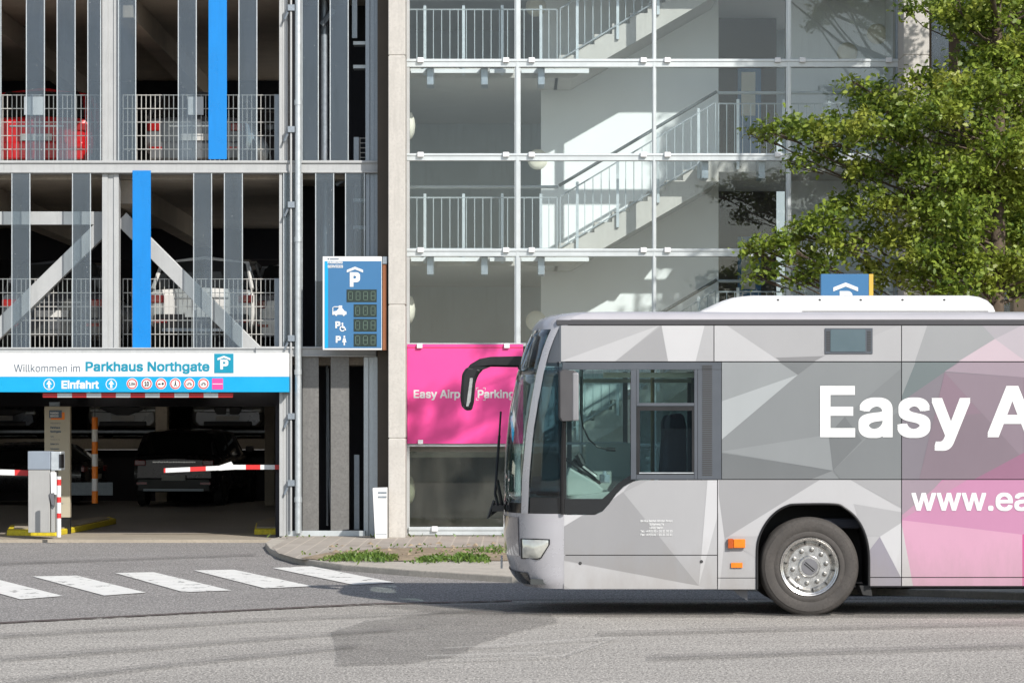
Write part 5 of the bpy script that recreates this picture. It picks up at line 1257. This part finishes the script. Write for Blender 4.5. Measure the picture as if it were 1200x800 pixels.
fr([(817.6, 433.2), (845.3, 433.2), (845.3, 561.5), (817.6, 561.5)], 'bus_frame', 'vent_column', -.006, .04)
m = MB()
for k in range(52): m.box(bx(823), bx(834.5), by(-.010), by(-.0065), bz(428+k*2.5+1.3), bz(428+k*2.5))
m.build('vent_grille', 'grille', bus)
# wall behind film (keeps light out)
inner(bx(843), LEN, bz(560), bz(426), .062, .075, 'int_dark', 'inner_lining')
# small screen window in the upper panel
m = MB(); m.box(bx(966.5), bx(1022.5), by(-.012), by(-.0065), bz(414.5), bz(384.5)); sc_ = m.build('vent_window', 'bus_frame', bus, bevel=.002)
MB().box(bx(973), bx(1014), by(-.017), by(-.0125), bz(412), bz(386)).build('pane', surf('blue_grey_pane', (.09, .13, .15), .12, var=.05), sc_)
for a in (968, 1016):
    m = MB()
    for k in range(12): m.box(bx(a), bx(a+4.5), by(-.016), by(-.0122), bz(388+k*2+1), bz(388+k*2))
    m.build('louvre', 'grille', sc_)
# lettering
yL = by(-.0068)
for s_, a, b in (('Easy', 961, 1137), ('Airport', 1157, 1427), ('Parking', 1452, 1735)): text_mesh(s_, bx(a), bx(b), bz(512), bz(452), yL, 'white', bus, .020)
for s_, a, b in (('www.', 1068, 1164), ('easyairport', 1166.5, 1368)): text_mesh(s_, bx(a), bx(b), bz(598), bz(570.5), yL, 'white', bus, .015)
for i, (s_, a, b) in enumerate((('BN Bus Betrieb Minden GmbH', 750.5, 788), ('Schlehweg 74', 761, 778), ('12057 Berlin', 761, 777), ('Tel.: +49(0)30 - 20 21 30 20', 750.5, 788), ('Fax: +49(0)30 - 20 21 30 21', 750.5, 788))):
    text_mesh(s_, bx(a), bx(b), bz(611.3+i*4.0), bz(608.7+i*4.0), by(-.006), 'white', bus, .03, name='small_lettering')
# lamps
m = MB(); m.box(bx(852.5), bx(859), by(-.05), by(-.006), bz(642), bz(630.5)); m.build('side_indicator', 'amber_dark', bus, bevel=.008)
m = MB(); m.box(bx(859.2), bx(873), by(-.05), by(-.006), bz(641.5), bz(631)); m.build('side_indicator', 'amber', bus, bevel=.008)
MB().box(bx(856.5), bx(870), by(-.02), by(-.006), bz(664.8), bz(658.8)).build('side_reflector', 'amber', bus, bevel=.003)
for a, b in ((680, 659.5), (822, 657.5), (1005, 706)):
    if a < 900:
        m = MB(); m.lathe([(0, -.012), (.012, -.012), (.016, -.006)], (bx(a), by(0), bz(b)), n=12); m.build('flap_lock', 'grille', bus)
# headlight units on both corners
for s in (-1, 1):
    def hp(px, py, off=.006):
        z = bz(py); x = bx(px); t = t_of_x(z, x); return SP(z, t, off, s)
    poly = [(612.5, 632.5), (628, 632), (643, 632.5), (643, 638), (640, 643), (634, 653), (630, 654.5), (613, 654.5)]
    cxy = (627, 643)
    def ringp(k, off): return [hp(cxy[0]+(a-cxy[0])*k, cxy[1]+(b-cxy[1])*k, off) for a, b in poly]
    m = MB(); m.grid([ringp(1.10, .004), ringp(1.10, .012), ringp(1.0, .012)], close=True); r = ringp(1.10, .006); m.build('headlight_frame', 'black', bus)
    m = MB(); m.grid([ringp(1.0, .008), ringp(.75, .016), ringp(.4, .020), ringp(.02, .022)], close=True); m.build('headlight', 'head', bus, smooth=50)
# far-front chrome looking centre strip, bumper, plate
patch('bumper_trim', 'bus_black_glass', [.30, .36, .42], lambda z: .0, lambda z: .60, n=8, off=.012)
patch('front_grille', surf('grey_gloss', (.30, .29, .30), .12, metal=.5, coat=1), [.58, .72, .86, .96], lambda z: 0., lambda z: .52, n=8, off=.010)
m = MB(); m.box(-.115, -.095, by(WB/2-.26), by(WB/2+.26), .42, .53); m.build('number_plate', 'plate', bus)
# wipers
for yy in (.85, 1.55):
    m = MB(); m.tube([(-.13, by(yy), 1.02), (-.17, by(yy+.05), 1.16), (-.13, by(yy+.35), 1.75)], .014, 6); m.tube([(-.10, by(yy+.02), 1.05), (-.15, by(yy+.02), 1.30)], .018, 6); m.tube([(-.16, by(yy+.30), 1.25), (-.115, by(yy+.36), 2.0)], .010, 6); m.box(-.20, -.08, by(yy-.05), by(yy+.05), 1.0, 1.06); m.tube([(-.13, by(yy), 1.03), (-.24, by(yy), .93), (-.18, by(yy), 1.09)], .02, 6); m.build('wiper', 'black', bus)
# mirrors
mx = lambda px, y: (px-600)*(DBUS+y)/F; mz = lambda py, y: H-(py-HY)*(DBUS+y)/F
yM = 2.35
q = lambda a, b: (mx(a, yM), by(yM), mz(b, yM))
m = MB(); arm_p = [(634, 417), (600, 417.5), (575, 418), (562, 420.5), (551, 427), (544, 437), (540.5, 452), (539.5, 465), (541, 476), (546, 481), (553, 480.5), (555.5, 471), (557, 450), (560, 440), (566, 433), (575, 429.5), (600, 430), (622, 430.5), (634, 426)]
m.poly_xz([(mx(a, yM), mz(b, yM)) for a, b in arm_p], by(yM-.09), by(yM+.09)); arm_ = m.build('kerb_mirror', 'black', bus, bevel=.022)
m = MB(); m.poly_xz([(mx(a, yM), mz(b, yM)) for a, b in ((541.5, 438), (547, 430), (556, 432), (564, 433), (557, 447), (555, 471), (552.5, 479.5), (546, 480), (541.5, 474), (540.5, 455))], by(yM-.13), by(yM+.12)); m.build('mirror_housing', 'black', arm_, bevel=.03)
m = MB(); m.poly_xz([(mx(a, yM), mz(b, yM)) for a, b in ((551, 443), (554.5, 443), (551.5, 470), (549, 476), (546.5, 476))], by(yM-.142), by(yM-.131)); m.build('mirror_glass', 'chrome', arm_)
m = MB(); m.tube([q(608, 424), (mx(606, yM), by(yM-.1), mz(470, yM)), (mx(597, yM), by(yM-.1), mz(545, yM))], .010, 6); m.build('mirror_stay', 'black', arm_)
yN = -.20
m = MB(); rows = []
for yy, g1 in ((yN-.09, .80), (yN-.07, .95), (yN, 1.0), (yN+.08, .98), (yN+.11, .85)):
    cxx, czz = bx(665), bz(465); base = [(-.092, .245), (-.06, .262), (.06, .255), (.098, .235), (.085, -.17), (.055, -.235), (-.065, -.24), (-.09, -.20)]
    rows.append([(cxx+a*g1, by(yy), czz+b*(.97 if g1 < .9 else 1)) for a, b in base])
m.grid(rows, close=True); m.add(rows[0], [tuple(range(8))]); m.add(rows[-1], [tuple(range(8))[::-1]]); nm_ = m.build('driver_mirror', surf('mirror_shell', (.065, .063, .066), .42, var=.1), bus, smooth=50, bevel=.012)
m = MB(); m.box(bx(670), bx(677.5), by(yN-.10), by(yN+.10), bz(493), bz(437)); m.build('mirror_rim', surf('mirror_rim_grey', (.22, .22, .23), .4), nm_, bevel=.015)
m = MB(); m.tube([(bx(661), by(yN), bz(494)), (bx(659.5), by(-.10), bz(530)), (bx(659), by(-.02), bz(602))], .022, 8); m.tube([(bx(662), by(yN), bz(440)), (bx(655), by(-.0), bz(436))], .018, 6); m.build('mirror_arm', 'black', nm_, smooth=40)
# roof unit
m = MB(); rows = []
pr = [(818, 367.5), (824, 364), (836, 357.5), (848, 351.5), (860, 347.5), (872, 345.5), (884, 344.5), (1138, 344.5), (1150, 346.5), (1159, 351), (1165, 358.5), (1167, 368)]
for a, b in pr:
    x = (a-600)*30.4/F; zt_ = 2.975+max(0, (368-b)/23.5*.175); w0 = .45; rows.append([(x, by(w0), 2.96), (x, by(w0+.0), 2.96+(zt_-2.96)*.6), (x, by(w0+.06), 2.96+(zt_-2.96)*.9), (x, by(w0+.15), zt_), (x, by(WB-w0-.15), zt_), (x, by(WB-w0), 2.96+(zt_-2.96)*.6), (x, by(WB-w0), 2.96)])
m.grid(rows); ru = m.build('roof_unit', 'roof_white', bus, smooth=40)
m = MB()
for px in (912, 961, 1009, 1058, 1107): m.lathe([(0, -.01), (.012, -.01), (.012, .02)], (bx(px)*1.015, by(.478), 3.10), n=10)
m.build('roof_unit_bolts', 'grille', ru)
MB().box(bx(945), bx(1166), by(.42), by(WB-.42), 2.955, 2.99).build('roof_unit_foot', 'grille', bus)
# underbody and wheels
MB().box(.45, bx(880), by(.10), by(WB-.10), .29, .305).build('underbody', 'rubber', bus); MB().box(bx(1024), bx(1585), by(.10), by(WB-.10), .29, .308).build('underbody', 'rubber', bus)
m = MB(); m.poly_xz([ps(858, 690), (bx(877), bz(690)), (bx(877.5), bz(704)), (bx(868), bz(699))], by(.12), by(.15)); m.build('air_deflector', 'hub', bus)
m = MB(); m.poly_xz([ps(1018.5, 686), (bx(1021), bz(686)), (bx(1023), bz(698)), (bx(1012, ), bz(697)), (bx(1008), bz(686))], by(.05), by(.5)); m.build('mud_flap', 'rubber', bus)
def wheel(xc_, s, y0):
    zc = .4835; c = (xc_, by(y0), zc); sg = 1 if s < 0 else -1
    def pf(l): return [(r, o*sg) for r, o in l]
    m = MB(); m.lathe(pf([(.285, .06), (.290, .012), (.296, -.002), (.305, -.006), (.33, -.004), (.345, .002), (.350, -.002), (.40, -.010), (.435, -.006), (.440, .000), (.458, .006), (.472, .022), (.478, .045), (.484, .055), (.484, .10), (.476, .105), (.476, .115), (.484, .12), (.484, .17), (.476, .175), (.476, .185), (.484, .19), (.484, .24), (.470, .27), (.40, .30), (.28, .28)]), c, n=96)
    wh = m.build('wheel', 'tyre', bus, smooth=40)
    m = MB(); m.lathe(pf([(.290, .05), (.290, .006), (.283, .0), (.274, .004), (.268, .018), (.256, .024), (.250, .05), (.235, .075), (.222, .06), (.212, .042), (.205, .036), (.110, .036), (.105, .028), (.104, .012), (.098, .006), (.080, .006)]), c, n=72); rim = m.build('rim', 'chrome', wh, smooth=35)
    m = MB(); m.lathe(pf([(.080, .006), (.078, .002), (.0, .000)]), c, n=36); a = R(-40); m.build('hub_cap', 'hub', wh, smooth=35)
    m = MB(); dx, dz = math.cos(a), math.sin(a)
    for o in (-.010, .010): m.tube([(xc_-dx*.06-dz*o, by(y0-.002*sg), zc-dz*.06+dx*o), (xc_+dx*.06-dz*o, by(y0-.002*sg), zc+dz*.06+dx*o)], .004, 5)
    m.build('hub_groove', 'rubber', wh)
    for k in range(10):
        a = 2*math.pi*k/10+.17; cx_, cz_ = xc_+math.cos(a)*.165, zc+math.sin(a)*.165
        m = MB(); m.lathe(pf([(.024, .037), (.024, .030), (.018, .028), (.017, .008), (.012, .002), (0, .0)]), (cx_, by(y0), cz_), n=12); m.build('wheel_nut', 'nut', rim, smooth=30)
    m = MB()
    for k in range(10):
        a = 2*math.pi*k/10+.48; cx_, cz_ = xc_+math.cos(a)*.240, zc+math.sin(a)*.240; dx, dz = math.cos(a), math.sin(a)
        m.poly_xz([(cx_-dx*.014-dz*.006, cz_-dz*.014+dx*.006), (cx_-dx*.014+dz*.006, cz_-dz*.014-dx*.006), (cx_+dx*.014+dz*.006, cz_+dz*.014-dx*.006), (cx_+dx*.014-dz*.006, cz_+dz*.014+dx*.006)], by(y0+.055*sg), by(y0+.075*sg))
    m.build('rim_slot', 'rubber', rim)
XF = bx(949)
wheel(XF, -1, .03); wheel(XF+5.85, -1, .03); wheel(XF, 1, WB-.03); wheel(XF+5.85, 1, WB-.03)
MB().tube([(XF, by(.25), .48), (XF, by(WB-.25), .48)], .06, 10).build('axle', 'rubber', bus); MB().tube([(XF+5.85, by(.25), .48), (XF+5.85, by(WB-.25), .48)], .09, 10).build('axle', 'rubber', bus)
# small white fitting on the facade seen above the roof line
